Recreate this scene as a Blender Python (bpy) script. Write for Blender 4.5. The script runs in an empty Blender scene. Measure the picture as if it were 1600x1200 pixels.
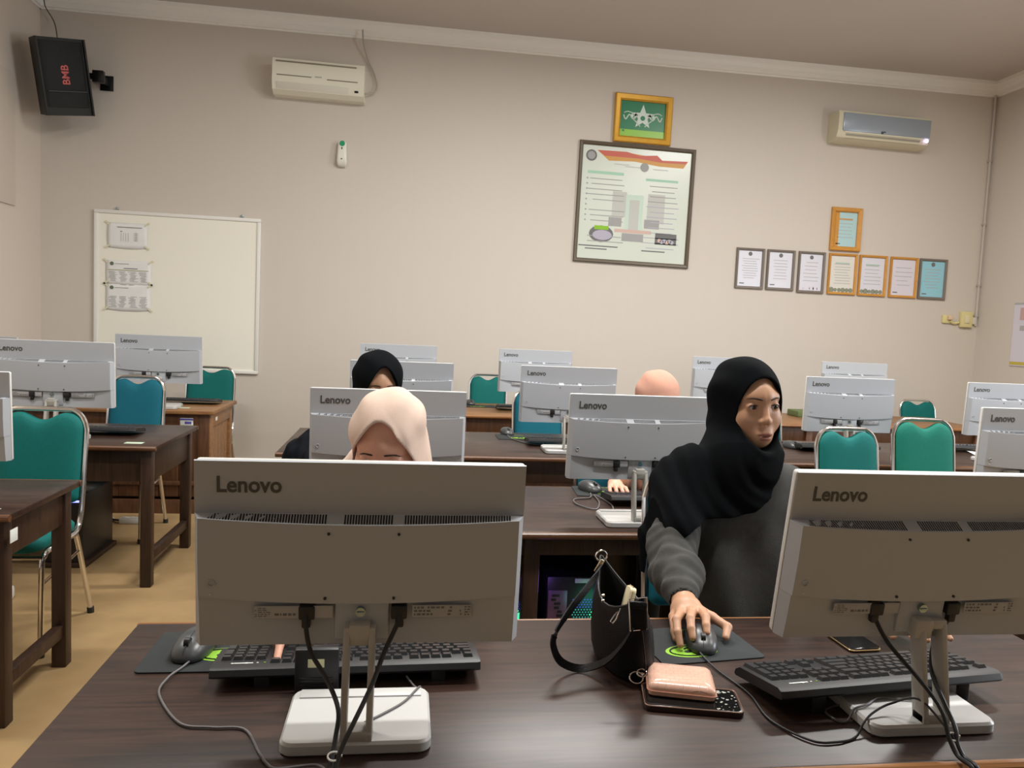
import bpy, bmesh, math, random
import numpy as np
from mathutils import Vector, Matrix, Euler
S = bpy.context.scene
COL = S.collection
rnd = random.Random(7)
R = math.radians

# ---------------------------------------------------------------- camera, world, lights, exposure
cam_d = bpy.data.cameras.new('camera'); cam = bpy.data.objects.new('camera', cam_d); COL.objects.link(cam)
cam_d.sensor_fit = 'HORIZONTAL'; cam_d.sensor_width = 36.0; cam_d.lens = 36.0 * 1200 / 1600
cam_d.clip_start = 0.05; cam_d.clip_end = 60
cam.matrix_world = Matrix.Translation((0, 0, 1.45)) @ (Matrix.Rotation(R(-7.9), 4, 'Z') @ Matrix.Rotation(R(90 - 4.35), 4, 'X') @ Matrix.Rotation(R(2.5), 4, 'Z'))
S.camera = cam
S.view_settings.view_transform = 'Standard'; S.view_settings.look = 'None'
S.view_settings.exposure = 0.08; S.view_settings.gamma = 1.0; S.view_settings.use_curve_mapping = False
w = bpy.data.worlds.new('world'); S.world = w; w.use_nodes = True
w.node_tree.nodes['Background'].inputs[0].default_value = (0.75, 0.85, 1.0, 1)
w.node_tree.nodes['Background'].inputs[1].default_value = 0.5

def area(name, loc, rot, sx, sy, power, col=(1, 1, 1), spread=180):
    l = bpy.data.lights.new(name, 'AREA'); l.shape = 'RECTANGLE'; l.size = sx; l.size_y = sy
    l.energy = power; l.color = col; l.spread = R(spread)
    o = bpy.data.objects.new(name, l); COL.objects.link(o); o.location = loc; o.rotation_euler = rot
    return o
LAMPS = [(0.95, 1.75, 86), (3.8, 1.75, 62), (0.95, 4.3, 112), (3.8, 4.3, 92), (-1.8, 2.9, 62)]
for lx, ly, lp in LAMPS:
    area('tube_light', (lx, ly, 4.02), (0, 0, 0), 1.25, 0.22, lp, (1.0, 0.98, 0.94))
# daylight through the window of the right hand wall (outside the frame)
area('window_daylight', (5.90, 1.9, 2.0), (0, R(90), 0), 1.6, 1.3, 105, (0.84, 0.91, 1.0))

# ---------------------------------------------------------------- helpers
class NT:
    def __init__(s, name):
        s.m = bpy.data.materials.new(name); s.m.use_nodes = True
        s.t = s.m.node_tree; s.b = s.t.nodes['Principled BSDF']
    def n(s, typ, **kw):
        x = s.t.nodes.new(typ)
        for k, v in kw.items():
            if k in x.inputs.keys(): x.inputs[k].default_value = v
            else: setattr(x, k, v)
        return x
    def l(s, a, b): s.t.links.new(a, b)

def mat(name, col, rough=0.5, metal=0.0, var=0.0, scale=30, stretch=(1, 1, 1), bump=0.0, bscale=None, emit=None, estr=0, spec=0.5, coat=0, alpha=None, sheen=0):
    """principled material with procedural noise in colour and relief"""
    x = NT(name); b = x.b
    b.inputs['Base Color'].default_value = (*col, 1)
    b.inputs['Roughness'].default_value = rough; b.inputs['Metallic'].default_value = metal
    b.inputs['Specular IOR Level'].default_value = spec
    b.inputs['Coat Weight'].default_value = coat
    b.inputs['Sheen Weight'].default_value = sheen
    tc = x.n('ShaderNodeTexCoord'); mp = x.n('ShaderNodeMapping'); mp.inputs['Scale'].default_value = stretch
    x.l(tc.outputs['Object'], mp.inputs['Vector'])
    if var:
        nz = x.n('ShaderNodeTexNoise', Scale=scale, Detail=5.0); x.l(mp.outputs[0], nz.inputs['Vector'])
        mx = x.n('ShaderNodeMix', data_type='RGBA')
        mx.inputs['A'].default_value = (*[max(0, c * (1 - var)) for c in col], 1)
        mx.inputs['B'].default_value = (*[min(1, c * (1 + var)) for c in col], 1)
        x.l(nz.outputs['Fac'], mx.inputs['Factor']); x.l(mx.outputs['Result'], b.inputs['Base Color'])
    if bump:
        nb = x.n('ShaderNodeTexNoise', Scale=bscale or scale, Detail=4.0); x.l(mp.outputs[0], nb.inputs['Vector'])
        bp = x.n('ShaderNodeBump', Strength=bump, Distance=0.004); x.l(nb.outputs['Fac'], bp.inputs['Height'])
        x.l(bp.outputs[0], b.inputs['Normal'])
    if emit:
        b.inputs['Emission Color'].default_value = (*emit, 1); b.inputs['Emission Strength'].default_value = estr
    return x.m

def wood(name, dark, light, rough=0.3, axis=(1.5, 22, 22), bump=0.08):
    x = NT(name); b = x.b
    tc = x.n('ShaderNodeTexCoord'); mp = x.n('ShaderNodeMapping'); mp.inputs['Scale'].default_value = axis
    x.l(tc.outputs['Object'], mp.inputs['Vector'])
    n1 = x.n('ShaderNodeTexNoise', Scale=2.2, Detail=8.0, Distortion=1.2); x.l(mp.outputs[0], n1.inputs['Vector'])
    cr = x.n('ShaderNodeValToRGB'); x.l(n1.outputs['Fac'], cr.inputs[0])
    cr.color_ramp.elements[0].position = 0.32; cr.color_ramp.elements[0].color = (*dark, 1)
    cr.color_ramp.elements[1].position = 0.72; cr.color_ramp.elements[1].color = (*light, 1)
    x.l(cr.outputs[0], b.inputs['Base Color'])
    n2 = x.n('ShaderNodeTexNoise', Scale=3.0, Detail=3.0); x.l(tc.outputs['Object'], n2.inputs['Vector'])
    mr = x.n('ShaderNodeMapRange'); mr.inputs['To Min'].default_value = rough * 0.75; mr.inputs['To Max'].default_value = rough * 1.5
    x.l(n2.outputs['Fac'], mr.inputs[0]); x.l(mr.outputs[0], b.inputs['Roughness'])
    bp = x.n('ShaderNodeBump', Strength=bump, Distance=0.002); x.l(n1.outputs['Fac'], bp.inputs['Height']); x.l(bp.outputs[0], b.inputs['Normal'])
    return x.m

def catmull(pts, n=8):
    P = [Vector(p) for p in pts]
    if len(P) < 3: return P
    out = []
    for i in range(len(P) - 1):
        p0 = P[max(i - 1, 0)]; p1 = P[i]; p2 = P[i + 1]; p3 = P[min(i + 2, len(P) - 1)]
        for k in range(n):
            t = k / n
            out.append(0.5 * ((2 * p1) + (-p0 + p2) * t + (2 * p0 - 5 * p1 + 4 * p2 - p3) * t * t + (-p0 + 3 * p1 - 3 * p2 + p3) * t ** 3))
    out.append(P[-1]); return out

class MB:
    """collects shapes into one bmesh, then links them as ONE mesh object"""
    def __init__(s): s.bm = bmesh.new()
    def _mi(s, faces, mi):
        for f in faces: f.material_index = mi
    def merge(s, b2, mi=0, M=None):
        if M is not None: bmesh.ops.transform(b2, matrix=M, verts=b2.verts)
        vm = {v: s.bm.verts.new(v.co) for v in b2.verts}
        for f in b2.faces:
            try:
                g = s.bm.faces.new([vm[v] for v in f.verts]); g.material_index = mi
            except ValueError: pass
        b2.free()
    def box(s, c, d, bev=0.0, rot=None, mi=0, seg=2):
        b = bmesh.new(); bmesh.ops.create_cube(b, size=1.0)
        bmesh.ops.scale(b, vec=d, verts=b.verts)
        if bev: bmesh.ops.bevel(b, geom=b.edges[:], offset=min(bev, 0.49 * min(d)), segments=seg, affect='EDGES', profile=0.5)
        M = Matrix.Translation(c)
        if rot is not None: M = M @ (rot if isinstance(rot, Matrix) else Euler(rot).to_matrix().to_4x4())
        s.merge(b, mi, M); return s
    def bar(s, p0, p1, wx, wy, bev=0.0, mi=0, up=(0, 1, 0)):
        """square bar from p0 to p1"""
        p0, p1 = Vector(p0), Vector(p1); z = (p1 - p0).normalized(); x = Vector(up).cross(z)
        if x.length < 1e-5: x = Vector((1, 0, 0))
        x.normalize(); y = z.cross(x)
        M = Matrix((x, y, z)).transposed().to_4x4(); M.translation = (p0 + p1) / 2
        b = bmesh.new(); bmesh.ops.create_cube(b, size=1.0); bmesh.ops.scale(b, vec=(wx, wy, (p1 - p0).length), verts=b.verts)
        if bev: bmesh.ops.bevel(b, geom=b.edges[:], offset=bev, segments=2, affect='EDGES', profile=0.5)
        s.merge(b, mi, M); return s
    def tube(s, pts, r, seg=8, smooth=0, closed=False, mi=0, rs=None):
        P = catmull(pts, smooth) if smooth else [Vector(p) for p in pts]
        n = len(P); rings = []; nrm = None
        for i, p in enumerate(P):
            if closed: t = P[(i + 1) % n] - P[i - 1]
            else: t = P[min(i + 1, n - 1)] - P[max(i - 1, 0)]
            if t.length < 1e-9: t = Vector((0, 0, 1))
            t.normalize()
            if nrm is None: nrm = t.orthogonal().normalized()
            nrm = nrm - t * nrm.dot(t)
            if nrm.length < 1e-6: nrm = t.orthogonal()
            nrm.normalize(); bn = t.cross(nrm)
            rr = r if rs is None else rs[min(int(i / (n - 1) * (len(rs) - 1) + 0.5), len(rs) - 1)]
            rings.append([s.bm.verts.new(p + (nrm * math.cos(2 * math.pi * k / seg) + bn * math.sin(2 * math.pi * k / seg)) * rr) for k in range(seg)])
        m = n if closed else n - 1
        for i in range(m):
            a, b = rings[i], rings[(i + 1) % n]
            for k in range(seg):
                f = s.bm.faces.new((a[k], a[(k + 1) % seg], b[(k + 1) % seg], b[k])); f.material_index = mi
        if not closed:
            s.bm.faces.new(rings[0][::-1]).material_index = mi; s.bm.faces.new(rings[-1]).material_index = mi
        return s
    def ribbon(s, pts, wv, th, smooth=6, mi=0):
        """flat strap along pts; wv = width direction"""
        P = catmull(pts, smooth); wv = Vector(wv).normalized(); n = len(P); rings = []
        for i, p in enumerate(P):
            t = (P[min(i + 1, n - 1)] - P[max(i - 1, 0)]).normalized()
            ww = (wv - t * wv.dot(t)).normalized(); nn = t.cross(ww)
            W = 0.5 * th[0]; T = 0.5 * th[1]
            rings.append([s.bm.verts.new(p + ww * a * W + nn * b * T) for a, b in ((-1, -1), (1, -1), (1, 1), (-1, 1))])
        for i in range(n - 1):
            for k in range(4):
                s.bm.faces.new((rings[i][k], rings[i][(k + 1) % 4], rings[i + 1][(k + 1) % 4], rings[i + 1][k])).material_index = mi
        s.bm.faces.new(rings[0][::-1]); s.bm.faces.new(rings[-1]); return s
    def cyl(s, p0, p1, r0, r1=None, seg=16, mi=0):
        r1 = r0 if r1 is None else r1
        p0, p1 = Vector(p0), Vector(p1); t = (p1 - p0).normalized(); a = t.orthogonal().normalized(); b = t.cross(a)
        A = [s.bm.verts.new(p0 + (a * math.cos(2 * math.pi * k / seg) + b * math.sin(2 * math.pi * k / seg)) * r0) for k in range(seg)]
        B = [s.bm.verts.new(p1 + (a * math.cos(2 * math.pi * k / seg) + b * math.sin(2 * math.pi * k / seg)) * r1) for k in range(seg)]
        for k in range(seg): s.bm.faces.new((A[k], A[(k + 1) % seg], B[(k + 1) % seg], B[k])).material_index = mi
        s.bm.faces.new(A[::-1]).material_index = mi; s.bm.faces.new(B).material_index = mi; return s
    def prism(s, poly, d, M=None, bev=0.0, mi=0, seg=2):
        """polygon (u,v) extruded by d along +w, mapped by M (u,v,w) -> space"""
        b = bmesh.new()
        A = [b.verts.new((u, v, 0)) for u, v in poly]; B = [b.verts.new((u, v, d)) for u, v in poly]; n = len(poly)
        f0 = b.faces.new(A[::-1]); f1 = b.faces.new(B)
        for i in range(n): b.faces.new((A[i], A[(i + 1) % n], B[(i + 1) % n], B[i]))
        if bev:
            ed = list({e for f in (f0, f1) for e in f.edges})
            bmesh.ops.bevel(b, geom=ed, offset=bev, segments=seg, affect='EDGES', profile=0.5)
        bmesh.ops.recalc_face_normals(b, faces=b.faces)
        s.merge(b, mi, M); return s
    def loft(s, rings, closed=True, cap0=True, cap1=True, mi=0):
        V = [[s.bm.verts.new(p) for p in r] for r in rings]; n = len(V[0])
        for i in range(len(V) - 1):
            for k in range(n if closed else n - 1):
                s.bm.faces.new((V[i][k], V[i][(k + 1) % n], V[i + 1][(k + 1) % n], V[i + 1][k])).material_index = mi
        if cap0 and closed: s.bm.faces.new(V[0][::-1]).material_index = mi
        if cap1 and closed: s.bm.faces.new(V[-1]).material_index = mi
        return s
    def quad(s, pts, mi=0):
        s.bm.faces.new([s.bm.verts.new(p) for p in pts]).material_index = mi; return s
    def mesh(s, name, ang=35):
        bmesh.ops.recalc_face_normals(s.bm, faces=s.bm.faces)
        me = bpy.data.meshes.new(name); s.bm.to_mesh(me); s.bm.free()
        me.polygons.foreach_set('use_smooth', [ang > 0] * len(me.polygons))
        if ang > 0: me.set_sharp_from_angle(angle=R(ang))
        return me
    def obj(s, name, mats, parent=None, ang=35):
        return link(name, s.mesh(name, ang), mats, parent)

def link(name, me, mats=None, parent=None):
    o = bpy.data.objects.new(name, me); COL.objects.link(o)
    if mats is not None and not me.materials:
        for m in (mats if isinstance(mats, (list, tuple)) else [mats]): me.materials.append(m)
    if parent is not None: o.parent = parent
    return o
def tag(o, label=None, cat=None, group=None, kind=None):
    if label: o['label'] = label
    if cat: o['category'] = cat
    if group: o['group'] = group
    if kind: o['kind'] = kind
    return o
def thing(name, label, cat, loc=(0, 0, 0), rz=0.0, group=None, rot=None):
    o = bpy.data.objects.new(name, None); COL.objects.link(o); o.empty_display_size = 0.05
    o.location = loc; o.rotation_euler = rot or (0, 0, rz)
    return tag(o, label, cat, group)
def dup(o, parent=None):
    c = o.copy(); COL.objects.link(c)
    if parent is not None:
        c.parent = parent; c.matrix_parent_inverse = o.matrix_parent_inverse
    for ch in list(o.children): dup(ch, c)
    return c
def struct(mb, name, m, ang=35, parent=None):
    o = mb.obj(name, m, parent, ang); o['kind'] = 'structure'; return o
def text_mesh(txt, width, depth=0.0006, offset=0.0):
    cu = bpy.data.curves.new('text', 'FONT'); cu.body = txt; cu.extrude = 0.02; cu.offset = offset; cu.resolution_u = 3
    o = bpy.data.objects.new('text', cu); COL.objects.link(o)
    bpy.context.view_layer.update()
    me = bpy.data.meshes.new_from_object(o.evaluated_get(bpy.context.evaluated_depsgraph_get()))
    bpy.data.objects.remove(o); bpy.data.curves.remove(cu)
    co = np.empty(len(me.vertices) * 3, 'f'); me.vertices.foreach_get('co', co); co = co.reshape(-1, 3)
    co[:, 0] -= (co[:, 0].min() + co[:, 0].max()) / 2; co[:, 1] -= (co[:, 1].min() + co[:, 1].max()) / 2
    k = width / np.ptp(co[:, 0]); co[:, :2] *= k; co[:, 2] *= depth / 0.04
    me.vertices.foreach_set('co', co.ravel()); me.update(); return me
XZ = Matrix(((1, 0, 0, 0), (0, 0, 1, 0), (0, 1, 0, 0), (0, 0, 0, 1)))      # (u,v,w) -> (x=u, z=v, y=w)
def rrect(w, h, r, n=5, cx=0, cy=0):
    out = []
    for sx, sy, a0 in ((1, 1, 0), (-1, 1, 90), (-1, -1, 180), (1, -1, 270)):
        for k in range(n + 1):
            a = R(a0 + 90 * k / n)
            out.append((cx + sx * (w / 2 - r) + r * math.cos(a), cy + sy * (h / 2 - r) + r * math.sin(a)))
    return out

# ---------------------------------------------------------------- materials
M = {}
M['wood'] = wood('dark_stained_wood', (0.019, 0.010, 0.0075), (0.055, 0.028, 0.019), 0.32)
M['wood_leg'] = wood('dark_wood_upright', (0.022, 0.010, 0.006), (0.055, 0.026, 0.014), 0.4, axis=(22, 22, 1.5))
M['edge'] = wood('reddish_varnished_edge', (0.07, 0.028, 0.013), (0.16, 0.068, 0.028), 0.3)
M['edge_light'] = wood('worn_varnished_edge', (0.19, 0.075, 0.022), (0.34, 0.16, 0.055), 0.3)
M['honey'] = wood('honey_brown_wood', (0.17, 0.075, 0.026), (0.33, 0.165, 0.062), 0.4)
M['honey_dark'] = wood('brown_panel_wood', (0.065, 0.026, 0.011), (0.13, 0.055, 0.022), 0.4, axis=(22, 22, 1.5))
M['silver'] = mat('pale_grey_plastic', (0.415, 0.435, 0.465), 0.42, var=0.03, scale=400, bump=0.02)
M['pale'] = mat('white_plastic', (0.66, 0.655, 0.63), 0.35)
M['base'] = mat('pale_base_plastic', (0.50, 0.50, 0.485), 0.38)
M['arm'] = mat('warm_grey_plastic', (0.42, 0.405, 0.37), 0.4)
M['logo'] = mat('dark_grey_print', (0.07, 0.07, 0.06), 0.5)
M['black'] = mat('black_plastic', (0.012, 0.012, 0.013), 0.45)
M['blackgloss'] = mat('glossy_black', (0.006, 0.006, 0.007), 0.12)
M['key'] = mat('key_plastic', (0.022, 0.022, 0.023), 0.38, bump=0.02, scale=900)
M['cable'] = mat('black_rubber', (0.01, 0.01, 0.011), 0.5)
M['greycable'] = mat('grey_rubber', (0.11, 0.10, 0.10), 0.5)
M['pad'] = mat('mousepad_cloth', (0.016, 0.02, 0.021), 0.85, var=0.2, scale=900)
M['lime'] = mat('lime_print', (0.24, 0.50, 0.03), 0.7)
M['mouse'] = mat('graphite_plastic', (0.055, 0.058, 0.06), 0.33)
M['teal'] = mat('teal_fabric', (0.002, 0.128, 0.116), 0.7, var=0.18, scale=140, bump=0.15, bscale=700, spec=0.25)
M['blueteal'] = mat('blue_teal_fabric', (0.003, 0.105, 0.15), 0.7, var=0.18, scale=140, bump=0.15, bscale=700, spec=0.25)
M['greenteal'] = mat('green_teal_fabric', (0.006, 0.155, 0.11), 0.7, var=0.18, scale=140, bump=0.15, bscale=700, spec=0.25)
M['chrome'] = mat('chrome', (0.78, 0.76, 0.74), 0.16, 1.0)
M['steel'] = mat('zinc_steel', (0.35, 0.45, 0.46), 0.3, 1.0)
M['rubber'] = mat('rubber_foot', (0.02, 0.018, 0.016), 0.7)
M['sticker'] = mat('white_sticker', (0.72, 0.74, 0.70), 0.5)
M['stickergreen'] = mat('pale_green_sticker', (0.55, 0.68, 0.52), 0.5)
M['stickerblue'] = mat('violet_sticker_band', (0.10, 0.09, 0.35), 0.5)
M['paper'] = mat('paper', (0.82, 0.82, 0.80), 0.8, var=0.04, scale=12, bump=0.2, bscale=18)
M['ink'] = mat('grey_ink', (0.42, 0.42, 0.42), 0.8)
M['inkdark'] = mat('dark_ink', (0.16, 0.16, 0.16), 0.8)
# ---------------------------------------------------------------- the room
X0, X1, Y0, Y1, ZC = -3.25, 5.95, -5.5, 7.4, 4.15
def wall_mat(name, col):
    x = NT(name); b = x.b; b.inputs['Roughness'].default_value = 0.75; b.inputs['Specular IOR Level'].default_value = 0.3
    tc = x.n('ShaderNodeTexCoord'); mp = x.n('ShaderNodeMapping'); mp.inputs['Scale'].default_value = (28, 28, 0.25)
    x.l(tc.outputs['Object'], mp.inputs['Vector'])
    n1 = x.n('ShaderNodeTexNoise', Scale=1.0, Detail=3.0); x.l(mp.outputs[0], n1.inputs['Vector'])
    n2 = x.n('ShaderNodeTexNoise', Scale=0.7, Detail=3.0); x.l(tc.outputs['Object'], n2.inputs['Vector'])
    mx = x.n('ShaderNodeMix', data_type='RGBA')
    mx.inputs['A'].default_value = (*[c * 0.975 for c in col], 1); mx.inputs['B'].default_value = (*[c * 1.025 for c in col], 1)
    ad = x.n('ShaderNodeMath', operation='MULTIPLY_ADD'); x.l(n1.outputs['Fac'], ad.inputs[0]); ad.inputs[1].default_value = 0.45
    ml = x.n('ShaderNodeMath', operation='MULTIPLY'); x.l(n2.outputs['Fac'], ml.inputs[0]); ml.inputs[1].default_value = 0.55
    x.l(ml.outputs[0], ad.inputs[2]); x.l(ad.outputs[0], mx.inputs['Factor']); x.l(mx.outputs['Result'], b.inputs['Base Color'])
    bp = x.n('ShaderNodeBump', Strength=0.06, Distance=0.003); x.l(n1.outputs['Fac'], bp.inputs['Height']); x.l(bp.outputs[0], b.inputs['Normal'])
    return x.m
MW = wall_mat('mauve_grey_wall', (0.62, 0.565, 0.50))
MWL = wall_mat('warm_side_wall', (0.68, 0.60, 0.52))
MC = mat('ceiling_paint', (0.56, 0.52, 0.49), 0.85, var=0.03, scale=2)
MF = mat('ochre_floor', (0.345, 0.23, 0.11), 0.5, var=0.16, scale=9, bump=0.05, bscale=60, spec=0.3)
MT = mat('cream_moulding', (0.90, 0.885, 0.84), 0.5)
T = 0.12
struct(MB().box(((X0 + X1) / 2, (Y0 + Y1) / 2, -T / 2), (X1 - X0 + 2 * T, Y1 - Y0 + 2 * T, T)), 'floor', MF, 0)
struct(MB().box(((X0 + X1) / 2, (Y0 + Y1) / 2, ZC + T / 2), (X1 - X0 + 2 * T, Y1 - Y0 + 2 * T, T)), 'ceiling', MC, 0)
struct(MB().box(((X0 + X1) / 2, Y1 + T / 2, ZC / 2), (X1 - X0 + 2 * T, T, ZC)), 'wall_back', MW, 0)
struct(MB().box(((X0 + X1) / 2, Y0 - T / 2, ZC / 2), (X1 - X0 + 2 * T, T, ZC)), 'wall_front', mat('blue_grey_bounce_wall', (0.24, 0.27, 0.31), 0.85, var=0.1, scale=3), 0)  # unseen wall, set far back and tinted to hold down and cool bounce light
wl = struct(MB().box((X0 - T / 2, (Y0 + Y1) / 2, ZC / 2), (T, Y1 - Y0, ZC)), 'wall_left', MWL, 0)
wr = struct(MB().box((X1 + T / 2, (Y0 + Y1) / 2, ZC / 2), (T, Y1 - Y0, ZC)), 'wall_right', MW, 0)
# flush access panel set in the left wall
struct(MB().box((X0 + 0.009, 5.9, 2.785), (0.018, 2.05, 1.06), 0.004), 'panel', MWL, 35, wl)
# crown moulding: stepped profile swept along each wall
prof = [(0, 0), (0.012, 0), (0.016, 0.012), (0.030, 0.018), (0.034, 0.05), (0.048, 0.062), (0.058, 0.095), (0.072, 0.105), (0.076, 0.14), (0, 0.14)]
def crown(name, a, b, inward):
    a, b = Vector(a), Vector(b); iw = Vector(inward)
    rr = [[(p + iw * d + Vector((0, 0, h))) for d, h in prof] for p in (a, b)]
    struct(MB().loft(rr), name, MT, 25)
zc = ZC - 0.14
crown('trim_1', (X0, Y1, zc), (X1, Y1, zc), (0, -1, 0))
crown('trim_2', (X0, Y0, zc), (X0, Y1, zc), (1, 0, 0))
crown('trim_3', (X1, Y0, zc), (X1, Y1, zc), (-1, 0, 0))
crown('trim_4', (X0, Y0, zc), (X1, Y0, zc), (0, 1, 0))
for n_, c_, d_ in (('back', ((X0 + X1) / 2, Y1 - 0.006, 0.05), (X1 - X0, 0.012, 0.1)), ('left', (X0 + 0.006, (Y0 + Y1) / 2, 0.05), (0.012, Y1 - Y0, 0.1)), ('right', (X1 - 0.006, (Y0 + Y1) / 2, 0.05), (0.012, Y1 - Y0, 0.1))):
    struct(MB().box(c_, d_, 0.003), 'baseboard_' + n_, MT)
# ceiling lamps (above the frame)
MDIF = mat('lamp_diffuser', (0.8, 0.8, 0.78), 0.6, emit=(1, 0.94, 0.86), estr=2.0)
for i, (lx, ly, lp) in enumerate(LAMPS):
    t = thing('ceiling_light', ['white tube fixture on the ceiling over the front desks', 'white tube fixture on the ceiling right of the front desks', 'white tube fixture on the ceiling over the third row', 'white tube fixture on the ceiling over the right rear desks', 'white tube fixture on the ceiling near the left wall'][i], 'lamp', (lx, ly, ZC), group='ceiling tube fixtures')
    MB().box((0, 0, -0.02), (1.3, 0.16, 0.04), 0.006).obj('housing', M['pale'], t)
    MB().tube([(-0.6, 0, -0.065), (0.6, 0, -0.065)], 0.014, 12).obj('tube', MDIF, t)
    MB().box((-0.62, 0, -0.055), (0.03, 0.05, 0.04), 0.004).box((0.62, 0, -0.055), (0.03, 0.05, 0.04), 0.004).obj('lamp_holder', M['pale'], t)

# window of the right wall (outside the frame): frame, mullion and frosted panes
mfro = mat('frosted_glass', (0.75, 0.78, 0.8), 0.4); wn = MB()
for c_, d_ in (((X1 - 0.02, 1.9, 1.12), (0.04, 1.5, 0.08)), ((X1 - 0.02, 1.9, 2.88), (0.04, 1.5, 0.08)), ((X1 - 0.02, 1.15, 2.0), (0.04, 0.08, 1.84)), ((X1 - 0.02, 2.65, 2.0), (0.04, 0.08, 1.84)), ((X1 - 0.02, 1.9, 2.0), (0.04, 0.06, 1.7))): wn.box(c_, d_, 0.004)
wn_o = struct(wn, 'window_1', MT)
for y_ in (1.53, 2.27): struct(MB().box((X1 - 0.008, y_, 2.0), (0.008, 0.68, 1.7)), 'pane', mfro, 0, wn_o)

# ---------------------------------------------------------------- on the walls
WY = Y1
def frame(name, label, cat, x0, x1, z0, z1, bw, fm, print_fn, group=None, tilt=0.0, depth=0.025, glass=True):
    cx, cz = (x0 + x1) / 2, (z0 + z1) / 2; W, H = x1 - x0, z1 - z0
    t = thing(name, label, cat, (cx, WY - 0.001, cz), group=group, rot=(0, R(tilt), 0))
    fr = MB()
    o = [(-W / 2, -H / 2), (W / 2, -H / 2), (W / 2, H / 2), (-W / 2, H / 2)]
    def ringat(ins, y): return [(math.copysign(W / 2 - ins, u), y, math.copysign(H / 2 - ins, v)) for u, v in o]
    V = [[fr.bm.verts.new(p) for p in ringat(i, y)] for i, y in ((0, 0), (0, -depth * 0.8), (bw * 0.15, -depth), (bw * 0.75, -depth * 0.8), (bw, -depth * 0.5), (bw, 0))]
    for a, b in zip(V, V[1:]):
        for k in range(4): fr.bm.faces.new((a[k], a[(k + 1) % 4], b[(k + 1) % 4], b[k]))
    fr.obj('frame', fm, t, 20)
    iw, ih = W - 2 * bw, H - 2 * bw
    print_fn(t, iw, ih)
    return t
def q(mb, x, z, w_, h_, mi=0, y=-0.0045):
    mb.quad([(x - w_ / 2, y, z - h_ / 2), (x + w_ / 2, y, z - h_ / 2), (x + w_ / 2, y, z + h_ / 2), (x - w_ / 2, y, z + h_ / 2)], mi)
def disc(mb, x, z, r, mi=0, y=-0.005, n=16, sx=1.0):
    mb.quad([(x + sx * r * math.cos(2 * math.pi * k / n), y, z + r * math.sin(2 * math.pi * k / n)) for k in range(n)], mi)
MGOLD = mat('gold_frame', (0.62, 0.33, 0.035), 0.35, 0.35, var=0.15, scale=20)
MORANGE = mat('orange_wood_frame', (0.58, 0.27, 0.045), 0.4, var=0.15, scale=20)
MBROWN = mat('brown_frame', (0.10, 0.075, 0.045), 0.4)
MGREY = mat('grey_brown_frame', (0.19, 0.16, 0.135), 0.4)
def cert_print(bg, emblem=None, lines=8, tint=None, foot=None, band=None):
    mats = [bg, M['ink'], M['inkdark'], tint or M['ink'], foot or M['ink'], M['lime']]
    def fn(t, iw, ih):
        MB().box((0, -0.002, 0), (iw, 0.004, ih)).obj('sheet', bg, t, 0)
        m = MB()
        if emblem: disc(m, 0, ih * 0.41, iw * 0.085, 2)
        if band: q(m, -iw * 0.4, 0, iw * 0.2, ih, 3)
        r2 = random.Random(int(iw * 1e4) + lines)
        for k in range(lines):
            wl_ = iw * r2.uniform(0.45, 0.75)
            q(m, iw * r2.uniform(-0.04, 0.04), ih * (0.27 - 0.6 * k / lines), wl_, ih * 0.016, 1)
        if tint: q(m, 0, ih * 0.3, iw * 0.6, ih * 0.035, 3)
        if foot:
            for k in range(6): disc(m, iw * (-0.4 + 0.16 * k), -ih * 0.44, iw * r2.uniform(0.07, 0.11), 4, y=-0.0048)
        else: q(m, -iw * 0.3, -ih * 0.42, iw * 0.2, ih * 0.03, 2)
        m.obj('print', mats, t, 0)
    return fn
PW = mat('white_certificate', (0.68, 0.68, 0.75), 0.35, spec=0.6)
PC = mat('cream_certificate', (0.70, 0.68, 0.62), 0.35, spec=0.6)
PV = mat('lilac_certificate', (0.69, 0.66, 0.72), 0.35, spec=0.6)
PB = mat('sky_blue_certificate', (0.30, 0.60, 0.70), 0.35, spec=0.6)
PB2 = mat('pale_blue_certificate', (0.42, 0.62, 0.64), 0.35, spec=0.6)
DOT = mat('moss_print', (0.25, 0.27, 0.2), 0.7)
GRN = mat('sage_print', (0.40, 0.52, 0.45), 0.7)
BLU = mat('blue_print', (0.22, 0.45, 0.62), 0.6)
G = 'certificates framed in a row on the back wall'
rows = [(3.234, 3.530, 'grey framed white certificate at the left end of the certificate row', MGREY, cert_print(PW, 1, 9)),
        (3.560, 3.856, 'grey framed white certificate second from the left end of the certificate row', MGREY, cert_print(PW, 1, 7)),
        (3.895, 4.183, 'grey framed white certificate just left of the cream one in the certificate row', MGREY, cert_print(PW, 1, 6, foot=PV)),
        (4.224, 4.534, 'gold framed cream certificate directly under the single orange framed one', MORANGE, cert_print(PC, None, 8, tint=GRN, foot=DOT)),
        (4.559, 4.865, 'gold framed white certificate with green headings, right of the cream one', MORANGE, cert_print(PW, None, 6, tint=GRN, foot=DOT)),
        (4.903, 5.210, 'orange framed lilac certificate, second from the right end of the certificate row', MORANGE, cert_print(PV, None, 5)),
        (5.232, 5.542, 'grey framed sky blue certificate at the right end of the certificate row', MGREY, cert_print(PB, 1, 7))]
for i, (a, b, lab, fm, fn) in enumerate(rows):
    frame('framed_certificate', lab, 'certificate', a, b, 1.912 + (0.012 if i < 2 else 0), 2.327, 0.024, fm, fn, G)
frame('framed_certificate', 'orange framed blue certificate hung alone above the certificate row', 'certificate', 4.216, 4.546, 2.354, 2.788, 0.044, MORANGE, cert_print(PB2, None, 6, tint=MORANGE, band=BLU), G, depth=0.035)

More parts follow.
